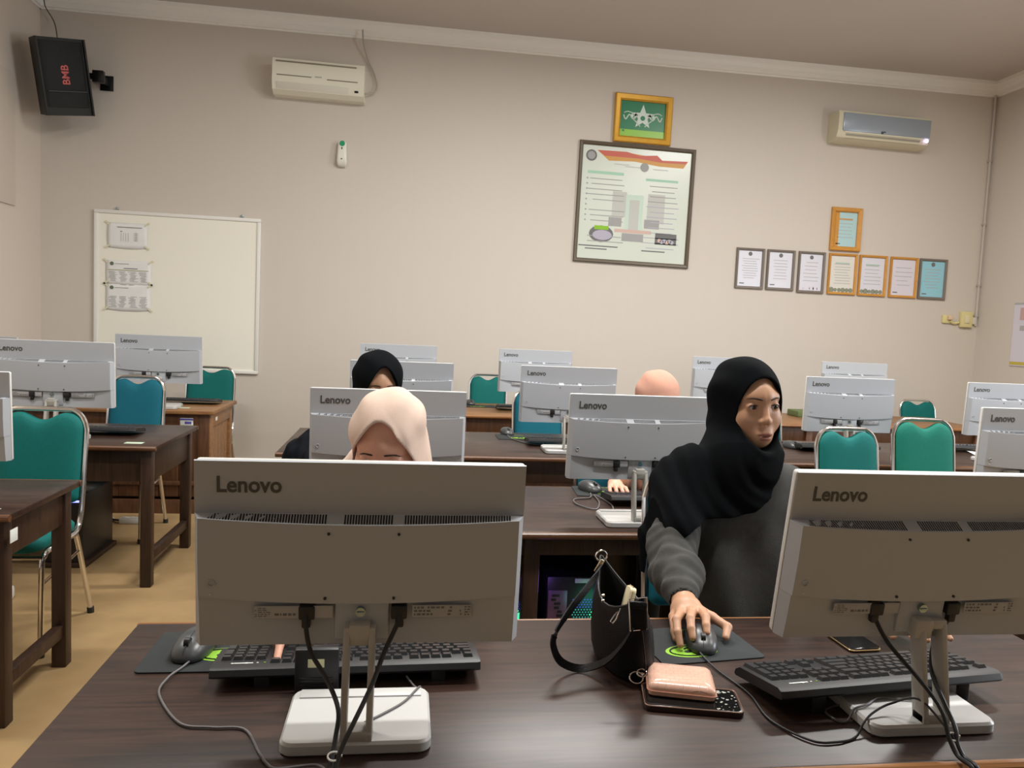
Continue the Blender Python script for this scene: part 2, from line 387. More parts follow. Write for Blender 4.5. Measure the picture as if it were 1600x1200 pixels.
def green_print(t, iw, ih):
    bg = mat('green_print', (0.03, 0.21, 0.10), 0.3); lg = mat('light_green_print', (0.27, 0.55, 0.06), 0.3); wh = mat('pale_print', (0.62, 0.72, 0.64), 0.4)
    MB().box((0, -0.002, 0), (iw, 0.004, ih)).obj('sheet', bg, t, 0)
    m = MB()
    q(m, 0, -ih * 0.40, iw, ih * 0.2, 1)
    def star(x, z, r, mi=2):
        m.quad([(x + (r if k % 2 == 0 else r * 0.42) * math.sin(k * math.pi / 5), -0.005 - 0.0001 * mi, z + (r if k % 2 == 0 else r * 0.42) * math.cos(k * math.pi / 5)) for k in range(10)], mi)
    star(0, ih * 0.07, ih * 0.36)
    disc(m, 0, ih * 0.04, ih * 0.07, 0, y=-0.0056)
    for k in (-2, -1.3, 1.3, 2): star(k * iw * 0.12, ih * 0.08 + (0.05 - abs(k) * 0.02) * ih, ih * 0.085)
    for sgn in (-1, 1):
        m.tube([(sgn * iw * 0.13, -0.005, ih * 0.1), (sgn * iw * 0.22, -0.005, 0.0), (sgn * iw * 0.3, -0.005, ih * 0.12), (sgn * iw * 0.38, -0.005, -ih * 0.02), (sgn * iw * 0.43, -0.005, ih * 0.1)], 0.007, 5, 6, mi=2)
        m.tube([(sgn * iw * 0.05, -0.005, -ih * 0.2), (sgn * iw * 0.12, -0.005, -ih * 0.1), (sgn * iw * 0.2, -0.005, -ih * 0.02)], 0.006, 5, 6, mi=2)
        m.tube([(sgn * iw * 0.2, -0.005, ih * 0.16), (sgn * iw * 0.34, -0.005, ih * 0.2), (sgn * iw * 0.42, -0.005, ih * 0.16)], 0.005, 5, 6, mi=2)
    q(m, -iw * 0.42, -ih * 0.34, iw * 0.05, ih * 0.05, 0, y=-0.006)
    m.obj('print', [bg, lg, wh], t, 0)
def hframe(*a, **k): return frame(*a, **k)
hframe('framed_emblem', 'gold framed green picture with a white star emblem above the large poster', 'picture', 1.905, 2.478, 3.262, 3.722, 0.062, MGOLD, green_print, tilt=0.6, depth=0.04)

def poster_print(t, iw, ih):
    bg = mat('pale_mint_poster', (0.63, 0.68, 0.60), 0.25, spec=0.7); red = mat('red_print', (0.55, 0.11, 0.07), 0.4); gold = mat('amber_print', (0.60, 0.30, 0.06), 0.4)
    mint = mat('mint_print', (0.36, 0.60, 0.45), 0.5); gl = mat('dim_grey_print', (0.33, 0.33, 0.32), 0.5); blush = mat('blush_print', (0.60, 0.42, 0.36), 0.5); vio = mat('lilac_grey_print', (0.42, 0.40, 0.48), 0.5)
    lmint = mat('light_mint_print', (0.53, 0.66, 0.56), 0.5); haze = mat('haze_grey_print', (0.50, 0.51, 0.47), 0.5)
    MB().box((0, -0.002, 0), (iw, 0.004, ih)).obj('sheet', bg, t, 0)
    m = MB(); mats = [bg, red, gold, mint, gl, M['inkdark'], blush, vio, lmint, haze, M['lime']]
    U = lambda a: (a - 0.5) * iw
    V = lambda a: (0.5 - a) * ih
    def poly(pts, mi, y): m.quad([(U(a), y, V(b)) for a, b in pts], mi)
    poly([(0.13, 0.04), (0.45, 0.045), (0.62, 0.06), (0.72, 0.085), (0.97, 0.075), (0.93, 0.14), (0.70, 0.14), (0.48, 0.115), (0.24, 0.125)], 2, -0.0045)
    poly([(0.13, 0.04), (0.40, 0.035), (0.52, 0.06), (0.68, 0.045), (0.73, 0.085), (0.97, 0.075), (0.95, 0.10), (0.72, 0.105), (0.5, 0.085), (0.2, 0.085)], 1, -0.0047)
    disc(m, U(0.08), V(0.09), iw * 0.05, 5); disc(m, U(0.08), V(0.09), iw * 0.035, 4, y=-0.0055)
    disc(m, U(0.57), V(0.16), iw * 0.04, 4)
    for k, (a, b) in enumerate(((0.36, 0.15), (0.46, 0.165), (0.72, 0.17))): q(m, U(a), V(b), iw * 0.14, ih * 0.008, 9)
    # the faint building picture in the middle
    q(m, U(0.50), V(0.58), iw * 0.16, ih * 0.34, 8); q(m, U(0.50), V(0.59), iw * 0.09, ih * 0.27, 9, -0.0047); q(m, U(0.36), V(0.50), iw * 0.13, ih * 0.22, 9, -0.0044); q(m, U(0.70), V(0.52), iw * 0.16, ih * 0.26, 9, -0.0044)
    q(m, U(0.33), V(0.66), iw * 0.12, ih * 0.08, 4, -0.0048); q(m, U(0.67), V(0.66), iw * 0.14, ih * 0.08, 4, -0.0048)
    q(m, U(0.50), V(0.735), iw * 0.34, ih * 0.03, 6, -0.0049); q(m, U(0.50), V(0.79), iw * 0.2, ih * 0.07, 4, -0.0048)
    q(m, U(0.22), V(0.235), iw * 0.33, ih * 0.026, 3, -0.005); q(m, U(0.74), V(0.265), iw * 0.3, ih * 0.022, 3, -0.005)
    rr = random.Random(3)
    for k in range(13):
        z = 0.29 + 0.046 * k
        if k not in (5, 9, 10): q(m, U(0.09 + 0.5 * (0.30 + rr.uniform(-0.05, 0.05))), V(z), iw * (0.30 + rr.uniform(-0.06, 0.04)), ih * 0.007, 4, -0.0052)
        if k % 1 == 0 and k < 9: disc(m, U(0.055), V(z), iw * 0.008, 4)
        q(m, U(0.60 + 0.5 * 0.32), V(z + 0.03), iw * (0.30 + rr.uniform(-0.1, 0.06)), ih * 0.007, 7 if k > 3 else 4, -0.0052)
    disc(m, U(0.21), V(0.775), ih * 0.075, 5, sx=1.5); q(m, U(0.21), V(0.72), iw * 0.13, ih * 0.035, 10, -0.0055); disc(m, U(0.22), V(0.785), ih * 0.045, 7, y=-0.0056, sx=2)
    q(m, U(0.81), V(0.785), iw * 0.2, ih * 0.1, 5, -0.0052)
    for k in range(6): disc(m, U(0.75 + 0.024 * k), V(0.80 + 0.01 * (k % 2)), iw * 0.017, 7 if k % 3 else 6, y=-0.0056)
    for a, b, ww in ((0.17, 0.885, 0.36), (0.15, 0.91, 0.2), (0.68, 0.90, 0.22)): q(m, U(a + 0.02), V(b), iw * ww, ih * 0.01, 5, -0.005)
    m.obj('print', mats, t, 0)
frame('framed_poster', 'large brown framed pale poster with red and gold banner and two text columns', 'poster', 1.575, 2.738, 2.095, 3.250, 0.036, MBROWN, poster_print, tilt=0.7, depth=0.03)

# whiteboard and the three taped sheets
t = thing('whiteboard', 'large whiteboard with white frame hung on the back wall at left', 'whiteboard', (-2.08, WY, 1.61), rot=(0, R(0.15), 0))
W_, H_ = 1.436, 1.426
MB().box((0, -0.012, 0), (W_ - 0.03, 0.012, H_ - 0.03)).obj('board', mat('whiteboard_enamel', (0.88, 0.86, 0.75), 0.3), t, 0)
mf = mat('white_lacquer_frame', (0.80, 0.79, 0.74), 0.4)
for c_, d_ in (((0, -0.016, H_ / 2 - 0.016), (W_, 0.03, 0.032)), ((0, -0.016, -H_ / 2 + 0.016), (W_, 0.03, 0.032)), ((-W_ / 2 + 0.016, -0.016, 0), (0.032, 0.03, H_ - 0.064)), ((W_ / 2 - 0.016, -0.016, 0), (0.032, 0.03, H_ - 0.064))):
    MB().box(c_, d_, 0.005).obj('frame_rail', mf, t)
for x_ in (-W_ / 2 + 0.19, W_ / 2 - 0.17): MB().box((x_, -0.01, H_ / 2 + 0.01), (0.022, 0.012, 0.035), 0.003).cyl((x_, -0.016, H_ / 2 + 0.014), (x_, -0.022, H_ / 2 + 0.014), 0.007).obj('hanger', M['steel'], t)
mtape = mat('yellowed_tape', (0.70, 0.66, 0.48), 0.5)
def sheet(label, x0, x1, z0, z1, kind):
    cx, cz = (x0 + x1) / 2, (z0 + z1) / 2; W, H = x1 - x0, z1 - z0
    t = thing('paper_sheet', label, 'paper', (cx, WY - 0.0195, cz), group='sheets taped to the whiteboard')
    m = MB(); rr = random.Random(kind); n = 10
    rows = [[(-W / 2 + W * i / n, -0.002 - 0.004 * rr.random() * (1 if 0 < i < n else 0.2) - 0.006 * math.sin(math.pi * j / 8) * (kind == 1), -H / 2 + H * j / 8 + (0.012 * math.sin(math.pi * i / n) * (j == 0) * -1)) for i in range(n + 1)] for j in range(9)]
    m.loft(rows, closed=False); o = m.obj('sheet', M['paper'], t, 60)
    sol = o.modifiers.new('thick', 'SOLIDIFY'); sol.thickness = 0.0006
    p = MB()
    if kind == 1:
        q(p, 0.02, H * 0.32, W * 0.62, H * 0.022, 1, -0.0125); q(p, -0.05, H * 0.15, W * 0.05, H * 0.03, 1, -0.0125)
        for k in range(5): q(p, W * 0.22, H * (0.08 - 0.07 * k), W * 0.1, H * 0.025, 0, -0.0135)
        for k in range(4): q(p, -W * 0.15 + 0.02 * k, -H * 0.08, 0.003, H * 0.34, 0, -0.0135)
        q(p, W * 0.22, -H * 0.05, 0.003, H * 0.36, 0, -0.0132)
    else:
        disc(p, -W * 0.36, H * 0.36, 0.017, 2, -0.0075)
        q(p, -W * 0.14, H * 0.36, W * 0.3, H * 0.03, 0, -0.0075)
        if kind == 2:
            q(p, 0.02, H * 0.17, W * 0.3, H * 0.03, 1, -0.0075); q(p, 0, H * 0.09, W * 0.88, H * 0.025, 3, -0.0075)
        for k in range(10):
            ww = rr.uniform(0.1, 0.2)
            for cx2 in (-0.33, -0.12, 0.1, 0.34): q(p, W * (cx2 + rr.uniform(-0.03, 0.03)), H * (0.02 - 0.045 * k), W * rr.uniform(0.1, 0.18), H * 0.018, 0, -0.0078)
    p.obj('print', [M['ink'], M['inkdark'], mat('moss_seal', (0.13, 0.17, 0.10), 0.7), mat('olive_line', (0.30, 0.33, 0.10), 0.7)], t, 0)
    for sx in (-1, 1):
        for sz in (-1, 1):
            MB().box((sx * W * 0.49, -0.0095, sz * H * 0.47), (0.05, 0.001, 0.016), rot=(0, R(-38 * sx * sz), 0)).obj('tape', mtape, t, 0)
    return t
sheet('wrinkled landscape paper taped at the top left of the whiteboard', -2.685, -2.345, 1.995, 2.215, 1)
sheet('printed sheet with a green line taped at mid height on the whiteboard', -2.70, -2.31, 1.672, 1.879, 2)
sheet('printed table sheet, lowest of the papers taped to the whiteboard', -2.70, -2.315, 1.438, 1.668, 3)

# air conditioners
macw = mat('aged_cream_plastic', (0.82, 0.80, 0.66), 0.4); mslot = mat('shadow_slot', (0.25, 0.22, 0.16), 0.6)
def ac_body(W, H, D):
    prof = [(0, 0.0), (-D * 0.55, 0), (-D * 0.86, H * 0.10), (-D, H * 0.32), (-D, H * 0.86), (-D * 0.93, H), (0, H)]
    return MB().loft([[(sx * W / 2, y, z) for y, z in prof] for sx in (-1, -0.985, 0.985, 1)])
t = thing('air_conditioner', 'cream wall air conditioner high on the back wall at left', 'air conditioner', (-0.86, WY, 3.42), rot=(0, R(0.6), 0))
ac_body(0.80, 0.295, 0.2).obj('body', macw, t, 25)
MB().box((-0.02, -0.203, 0.266), (0.70, 0.006, 0.012), 0.002).box((-0.21, -0.203, 0.148), (0.30, 0.006, 0.008), 0.002).box((0.21, -0.203, 0.140), (0.27, 0.006, 0.008), 0.002).obj('slot', mslot, t)
MB().box((-0.05, -0.186, 0.062), (0.63, 0.008, 0.062), 0.004, rot=(R(28), 0, 0)).obj('louver', mat('louver_plastic', (0.74, 0.72, 0.62), 0.4), t)
MB().box((0.335, -0.186, 0.062), (0.035, 0.01, 0.018), 0.003, rot=(R(28), 0, 0)).obj('receiver_window', M['blackgloss'], t)
MB().box((0.0, -0.202, 0.155), (0.06, 0.004, 0.012), 0.002).obj('badge', mat('grey_badge', (0.5, 0.49, 0.42), 0.4), t)
def wire(name, label, cat, pts, r, m, smooth=6, group=None, seg=8):
    o = MB().tube(pts, r, seg, smooth).obj(name, m); return tag(o, label, cat, group)
wire('air_conditioner_cable', 'grey cable looping from the ceiling moulding to the left air conditioner', 'cable', [(-0.49, 7.31, 4.06), (-0.48, 7.33, 3.95), (-0.44, 7.37, 3.82), (-0.38, 7.37, 3.70), (-0.35, 7.37, 3.60), (-0.37, 7.36, 3.53), (-0.44, 7.33, 3.50), (-0.475, 7.32, 3.495)], 0.007, mat('beige_cable', (0.42, 0.38, 0.33), 0.5))
t = thing('air_conditioner', 'blue grey fronted wall air conditioner above the certificates', 'air conditioner', (4.60, WY, 3.405), rot=(0, R(0.8), 0))
ac_body(0.98, 0.28, 0.2).obj('body', mat('yellowed_plastic', (0.66, 0.62, 0.46), 0.4), t, 25)
MB().box((0.02, -0.205, 0.172), (0.93, 0.014, 0.175), 0.006).obj('front_panel', mat('blue_grey_mirror_panel', (0.33, 0.38, 0.44), 0.25, 0.2), t)
MB().box((0, -0.175, 0.045), (0.80, 0.008, 0.05), 0.004, rot=(R(32), 0, 0)).obj('louver', mat('dim_louver', (0.34, 0.32, 0.26), 0.5), t)
MB().box((0, -0.198, 0.078), (0.84, 0.012, 0.012), 0.003).obj('louver_lip', macw, t)
MB().cyl((-0.03, -0.211, 0.095), (-0.03, -0.216, 0.095), 0.013).box((-0.005, -0.2135, 0.103), (0.022, 0.004, 0.012), 0.002).obj('badge', mat('dark_badge', (0.06, 0.08, 0.07), 0.4), t)
MB().cyl((0.455, -0.20, 0.06), (0.455, -0.212, 0.06), 0.016).obj('indicator_lamp', mat('lilac_lamp', (0.6, 0.5, 0.9), 0.4, emit=(0.62, 0.5, 1.0), estr=5.0), t)

# air freshener
t = thing('air_freshener', 'white air freshener dispenser with green top on the back wall', 'air freshener', (-0.65, WY, 2.84))
rings = []
for z, hw, d in ((0, 0.030, 0.035), (0.02, 0.043, 0.06), (0.05, 0.047, 0.072), (0.12, 0.043, 0.066), (0.18, 0.040, 0.058), (0.215, 0.038, 0.052), (0.228, 0.030, 0.04)):
    rings.append([(x, -d / 2 + y, z) for x, y in rrect(2 * hw, d, min(hw, d / 2) * 0.6)])
MB().loft(rings).obj('body', mat('freshener_white', (0.78, 0.77, 0.68), 0.35), t, 50)
MB().cyl((0.002, -0.045, 0.208), (0.002, -0.066, 0.203), 0.026, 0.022).obj('nozzle_cap', mat('green_cap', (0.02, 0.32, 0.15), 0.4), t)
MB().box((0.0, -0.061, 0.163), (0.012, 0.008, 0.022), 0.003).cyl((0, -0.071, 0.065), (0, -0.074, 0.065), 0.007).obj('button', M['inkdark'], t)

# switch boxes and conduit in the right corner
my = mat('yellowed_switch', (0.70, 0.62, 0.30), 0.4)
t = thing('wall_socket', 'small yellowed wall socket with plug left of the taller switch box', 'socket', (5.585, WY, 1.715))
MB().box((0, -0.012, 0), (0.10, 0.024, 0.085), 0.006).obj('plate', my, t)
MB().box((0.02, -0.04, 0.015), (0.05, 0.035, 0.045), 0.008).obj('plug', mat('peach_plug', (0.72, 0.52, 0.36), 0.5), t)
MB().tube([(0.03, -0.03, -0.02), (0.08, -0.02, -0.04), (0.14, -0.015, -0.03)], 0.012, 8, 5).obj('cable', my, t)
t = thing('switch_box', 'yellow rectangular switch box beside the corner conduit', 'switch', (5.80, WY, 1.72))
MB().box((0, -0.02, 0), (0.135, 0.04, 0.165), 0.008).obj('plate', my, t)
MB().box((0, -0.043, 0), (0.055, 0.01, 0.08), 0.004).obj('rocker', mat('cream_rocker', (0.72, 0.66, 0.42), 0.4), t)
MB().box((0.09, -0.015, -0.01), (0.04, 0.03, 0.075), 0.005).obj('adapter', mat('pale_adapter', (0.62, 0.60, 0.5), 0.5), t)
t = thing('conduit', 'thin pale conduit running down the right rear corner', 'conduit', (5.915, WY - 0.02, 1.66))
MB().tube([(0, 0, 0), (0, 0, 2.38)], 0.011, 8).obj('pipe', mat('conduit_beige', (0.55, 0.50, 0.44), 0.5), t)
for z in (0.1, 0.42, 1.05, 1.7): MB().box((0, 0.004, z), (0.04, 0.03, 0.02), 0.004).obj('clip', mat('clip_grey', (0.45, 0.40, 0.36), 0.5), t)
# banner on the right wall
t = thing('wall_banner', 'white banner with violet tint and yellow foot on the right wall', 'banner', (X1 - 0.002, 6.45, 1.58))
MB().box((-0.004, 0, 0), (0.008, 0.90, 0.62)).obj('sheet', mat('banner_vinyl', (0.66, 0.63, 0.72), 0.4), t, 0)
m = MB()
def qs(y, z, wy, wz, mi, d=-0.0095): m.quad([(d, y - wy / 2, z - wz / 2), (d, y + wy / 2, z - wz / 2), (d, y + wy / 2, z + wz / 2), (d, y - wy / 2, z + wz / 2)], mi)
qs(0, -0.285, 0.9, 0.03, 0); qs(0, 0.30, 0.9, 0.02, 2); qs(0.29, 0.2, 0.16, 0.12, 1); qs(0.26, 0.06, 0.2, 0.05, 2); qs(0.1, 0.1, 0.3, 0.1, 1, -0.0093)
m.obj('print', [mat('yellow_print', (0.55, 0.44, 0.06), 0.5), mat('rose_print', (0.55, 0.36, 0.35), 0.5), M['ink']], t, 0)

# loudspeaker in the left rear corner
t = thing('loudspeaker', 'black loudspeaker hung in the left rear corner under the moulding', 'loudspeaker', (-2.885, 6.98, 3.335))
t.rotation_mode = 'QUATERNION'
Mr = Matrix.Rotation(R(46), 4, 'Z') @ Matrix.Rotation(R(9), 4, 'X') @ Matrix.Rotation(R(-12.5), 4, 'Y')
t.rotation_quaternion = Mr.to_quaternion()
mspk = mat('speaker_cabinet', (0.013, 0.015, 0.013), 0.6, bump=0.3, scale=250)
mgr = mat('speaker_grille', (0.006, 0.007, 0.008), 0.55, bump=0.8, scale=420)
SW, SH, SD = 0.385, 0.60, 0.27
cab = [(-SW / 2, 0), (SW / 2, 0), (SW / 2 - 0.07, SD), (-SW / 2 + 0.07, SD)]
MB().prism([(a, b) for a, b in cab], SH, Matrix.Translation((0, -0.02, -SH / 2)), 0.006).obj('cabinet', mspk, t)
gp = [(-SW / 2 + 0.02, -0.018), (-SW / 2 + 0.05, -0.034), (SW / 2 - 0.05, -0.034), (SW / 2 - 0.02, -0.018)]
MB().prism(gp, SH - 0.09, Matrix.Translation((0, 0, -SH / 2 + 0.065)), 0.004).obj('grille', mgr, t)
for sx in (-1, 1): MB().box((sx * (SW / 2 - 0.006), -0.03, 0), (0.014, 0.03, SH), 0.004).obj('edge_strip', mspk, t)
MB().box((0, -0.045, -0.09 - 0.02), (SW - 0.08, 0.014, 0.006), 0.002).obj('grille_bar', mat('dull_grey_bar', (0.07, 0.07, 0.075), 0.5), t)
lm = text_mesh('BMB', 0.15, 0.002, 0.02)
lo = link('badge', lm, mat('red_badge', (0.48, 0.045, 0.03), 0.4), t); lo.location = (0, -0.0365, 0.02)
lo.rotation_euler = Euler((R(90), R(-90), 0), 'XYZ'); lo['label'] = 'red lettered badge'
t2 = MB().box((0, 0, 0), (0.09, 0.05, 0.10), 0.006).box((-0.05, 0.0, 0.0), (0.06, 0.03, 0.05), 0.006).bar((0.0, -0.02, 0.0), (0.0, 0.19, 0.0), 0.05, 0.06, 0.004).box((0, 0.186, 0), (0.11, 0.008, 0.13), 0.002)
tb = tag(t2.obj('speaker_bracket', mat('bracket_steel', (0.02, 0.02, 0.02), 0.35, 0.6)), 'black steel bracket holding the loudspeaker from the back wall', 'bracket'); tb.location = (-2.70, 7.21, 3.425)
wire('speaker_cable', 'thin dark cable rising from the loudspeaker into the ceiling corner', 'cable', [(-2.97, 7.05, 3.62), (-3.05, 7.25, 3.75), (-3.12, 7.36, 3.9), (-3.17, 7.32, 4.0), (-3.175, 7.3, 4.06)], 0.004, M['cable'])
# ---------------------------------------------------------------- desks
DZ = 0.75
def desk(label, x0, x1, y0, y1, legs_x, apron=0.12, side_stretch=True, front_panel=False, shade_panel=False, edge='edge', top='wood', group=None, stick=()):
    cx, cy = (x0 + x1) / 2, (y0 + y1) / 2; W, D = x1 - x0, y1 - y0
    t = thing('computer_desk', label, 'desk', (cx, cy, 0), group=group)
    MB().box((0, 0, DZ - 0.0125), (W - 0.012, D - 0.03, 0.025), 0.003).obj('tabletop', M[top], t)
    for s in (-1, 1):
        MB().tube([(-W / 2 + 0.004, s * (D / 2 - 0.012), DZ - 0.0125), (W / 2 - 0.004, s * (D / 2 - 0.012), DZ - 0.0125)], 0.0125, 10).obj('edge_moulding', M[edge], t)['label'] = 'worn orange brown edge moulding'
    wl_ = M['wood_leg'] if top == 'wood' else M['honey_dark']
    zt = DZ - 0.025
    for s in (-1, 1): MB().box((0, s * (D / 2 - 0.07), zt - apron / 2), (W - 0.12, 0.022, apron), 0.002).obj('apron', wl_, t)
    for s in (-1, 1): MB().box((s * (W / 2 - 0.055), 0, zt - apron / 2), (0.022, D - 0.12, apron), 0.002).obj('apron', wl_, t)
    for lx in legs_x:
        for s in (-1, 1): MB().box((lx - cx, s * (D / 2 - 0.06), zt / 2), (0.055, 0.055, zt), 0.004).obj('leg', wl_, t)
        MB().box((lx - cx, 0, 0.15), (0.035, D - 0.17, 0.05), 0.003).obj('stretcher', wl_, t)
    if shade_panel: MB().box((0, D / 2 - 0.09, zt / 2 + 0.01), (W - 0.16, 0.016, zt - 0.06), 0.002).obj('shade_panel', wl_, t)  # panel added at the far side to darken the space below the desk
    if front_panel: MB().box((0, -D / 2 + 0.085, zt / 2 + 0.04), (W - 0.16, 0.016, zt - 0.12), 0.002).obj('modesty_panel', M['honey_dark'], t)
    for (sx, sy, sz, w_, h_, d_, m_) in stick:
        MB().box((sx - cx, sy - cy, sz), (w_, d_, h_), 0.0008).obj('sticker', M[m_], t)
    return t
GD = None
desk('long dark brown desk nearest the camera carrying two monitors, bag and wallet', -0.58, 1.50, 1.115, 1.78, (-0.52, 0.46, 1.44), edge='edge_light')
desk('dark desk of the second row behind the two front seats', -0.58, 1.45, 2.53, 3.30, (-0.52, 0.452, 1.39), apron=0.07, shade_panel=True)
desk('long brown desk of the third row with open left end', -0.655, 1.40, 4.015, 4.95, (-0.59, 0.37, 1.33), front_panel=True, stick=((-0.52, 4.09, 0.7505, 0.07, 0.001, 0.045, 'sticker'),))
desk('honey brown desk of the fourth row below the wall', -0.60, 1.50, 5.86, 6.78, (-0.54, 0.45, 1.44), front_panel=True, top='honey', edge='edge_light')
desk('second row desk at right with a monitor cut by the frame', 1.95, 4.0, 2.53, 3.30, (2.02, 2.98, 3.93))
desk('dark desk behind the two empty teal chairs at right', 1.90, 4.05, 4.0, 4.90, (1.97, 3.0, 3.98), stick=())
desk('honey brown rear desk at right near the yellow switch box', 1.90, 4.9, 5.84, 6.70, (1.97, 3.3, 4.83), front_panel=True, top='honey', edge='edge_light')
desk('dark desk at the left edge nearest the camera with open side frame', -3.2, -1.285, 2.70, 3.29, (-3.13, -2.25, -1.345), apron=0.14,
     stick=((-1.293, 2.745, 0.672, 0.002, 0.045, 0.05, 'sticker'), (-1.40, 2.77, 0.7505, 0.09, 0.001, 0.05, 'stickergreen')))
desk('dark desk in the left column with splayed shadow and side stretcher', -3.2, -1.255, 4.105, 4.93, (-3.13, -2.25, -1.315), apron=0.17,
     stick=((-1.3085, 4.19, 0.665, 0.002, 0.035, 0.05, 'sticker'), (-1.40, 4.22, 0.7505, 0.09, 0.001, 0.05, 'stickergreen')))
for o in bpy.data.objects:
    if o.get('label', '').startswith('dark desk in the left column'): o['label'] = 'dark desk in the middle of the left column before the cabinet desk'
# cabinet desk in the left rear: panelled front and side
cx0, cx1, cy0, cy1 = -3.2, -1.345, 5.66, 6.42
t = thing('cabinet_desk', 'brown panelled cabinet desk in the left rear under the whiteboard', 'desk', ((cx0 + cx1) / 2, (cy0 + cy1) / 2, 0))
W, D = cx1 - cx0, cy1 - cy0
MB().box((0, 0, DZ - 0.014), (W, D, 0.028), 0.006).obj('tabletop', M['honey'], t)
def plank_panel(parent, c, d, n, m_, axis='x'):
    for k in range(n):
        if axis == 'x': MB().box((c[0] - d[0] / 2 + d[0] * (k + 0.5) / n, c[1], c[2]), (d[0] / n - 0.004, d[1], d[2]), 0.002).obj('plank', m_, parent)
        else: MB().box((c[0], c[1] - d[1] / 2 + d[1] * (k + 0.5) / n, c[2]), (d[0], d[1] / n - 0.004, d[2]), 0.002).obj('plank', m_, parent)
zt = DZ - 0.028
MB().box((0, 0.03, zt / 2 + 0.03), (W - 0.12, D - 0.14, zt - 0.06)).obj('carcass', M['honey_dark'], t, 0)
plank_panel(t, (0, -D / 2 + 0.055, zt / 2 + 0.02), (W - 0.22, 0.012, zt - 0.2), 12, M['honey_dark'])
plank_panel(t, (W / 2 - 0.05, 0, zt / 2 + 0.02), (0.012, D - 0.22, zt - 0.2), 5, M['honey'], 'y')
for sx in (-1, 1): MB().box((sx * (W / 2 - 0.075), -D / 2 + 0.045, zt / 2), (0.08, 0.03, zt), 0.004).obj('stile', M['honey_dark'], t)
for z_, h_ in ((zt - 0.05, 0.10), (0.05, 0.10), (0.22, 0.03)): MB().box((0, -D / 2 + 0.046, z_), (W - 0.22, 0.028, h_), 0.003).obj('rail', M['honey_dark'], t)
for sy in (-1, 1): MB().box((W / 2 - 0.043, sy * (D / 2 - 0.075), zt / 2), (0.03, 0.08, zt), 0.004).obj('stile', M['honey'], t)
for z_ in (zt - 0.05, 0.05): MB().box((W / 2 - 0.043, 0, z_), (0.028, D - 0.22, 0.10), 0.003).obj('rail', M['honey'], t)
MB().box((W / 2 - 0.19, -D / 2 + 0.029, zt - 0.055), (0.09, 0.003, 0.052), 0.001).obj('sticker', M['sticker'], t)
MB().box((W / 2 - 0.19, -D / 2 + 0.0268, zt - 0.038), (0.09, 0.002, 0.013), 0.0005).box((W / 2 - 0.18, -D / 2 + 0.0268, zt - 0.062), (0.045, 0.002, 0.018), 0.0005).obj('sticker_band', M['stickerblue'], t)
MB().box((W / 2 - 0.0268, -D / 2 + 0.2, zt - 0.05), (0.003, 0.05, 0.028), 0.001).obj('sticker', M['sticker'], t)
MB().box((W / 2 - 0.25, -D / 2 + 0.16, DZ + 0.0006), (0.09, 0.05, 0.001)).obj('sticker', M['stickergreen'], t, 0)

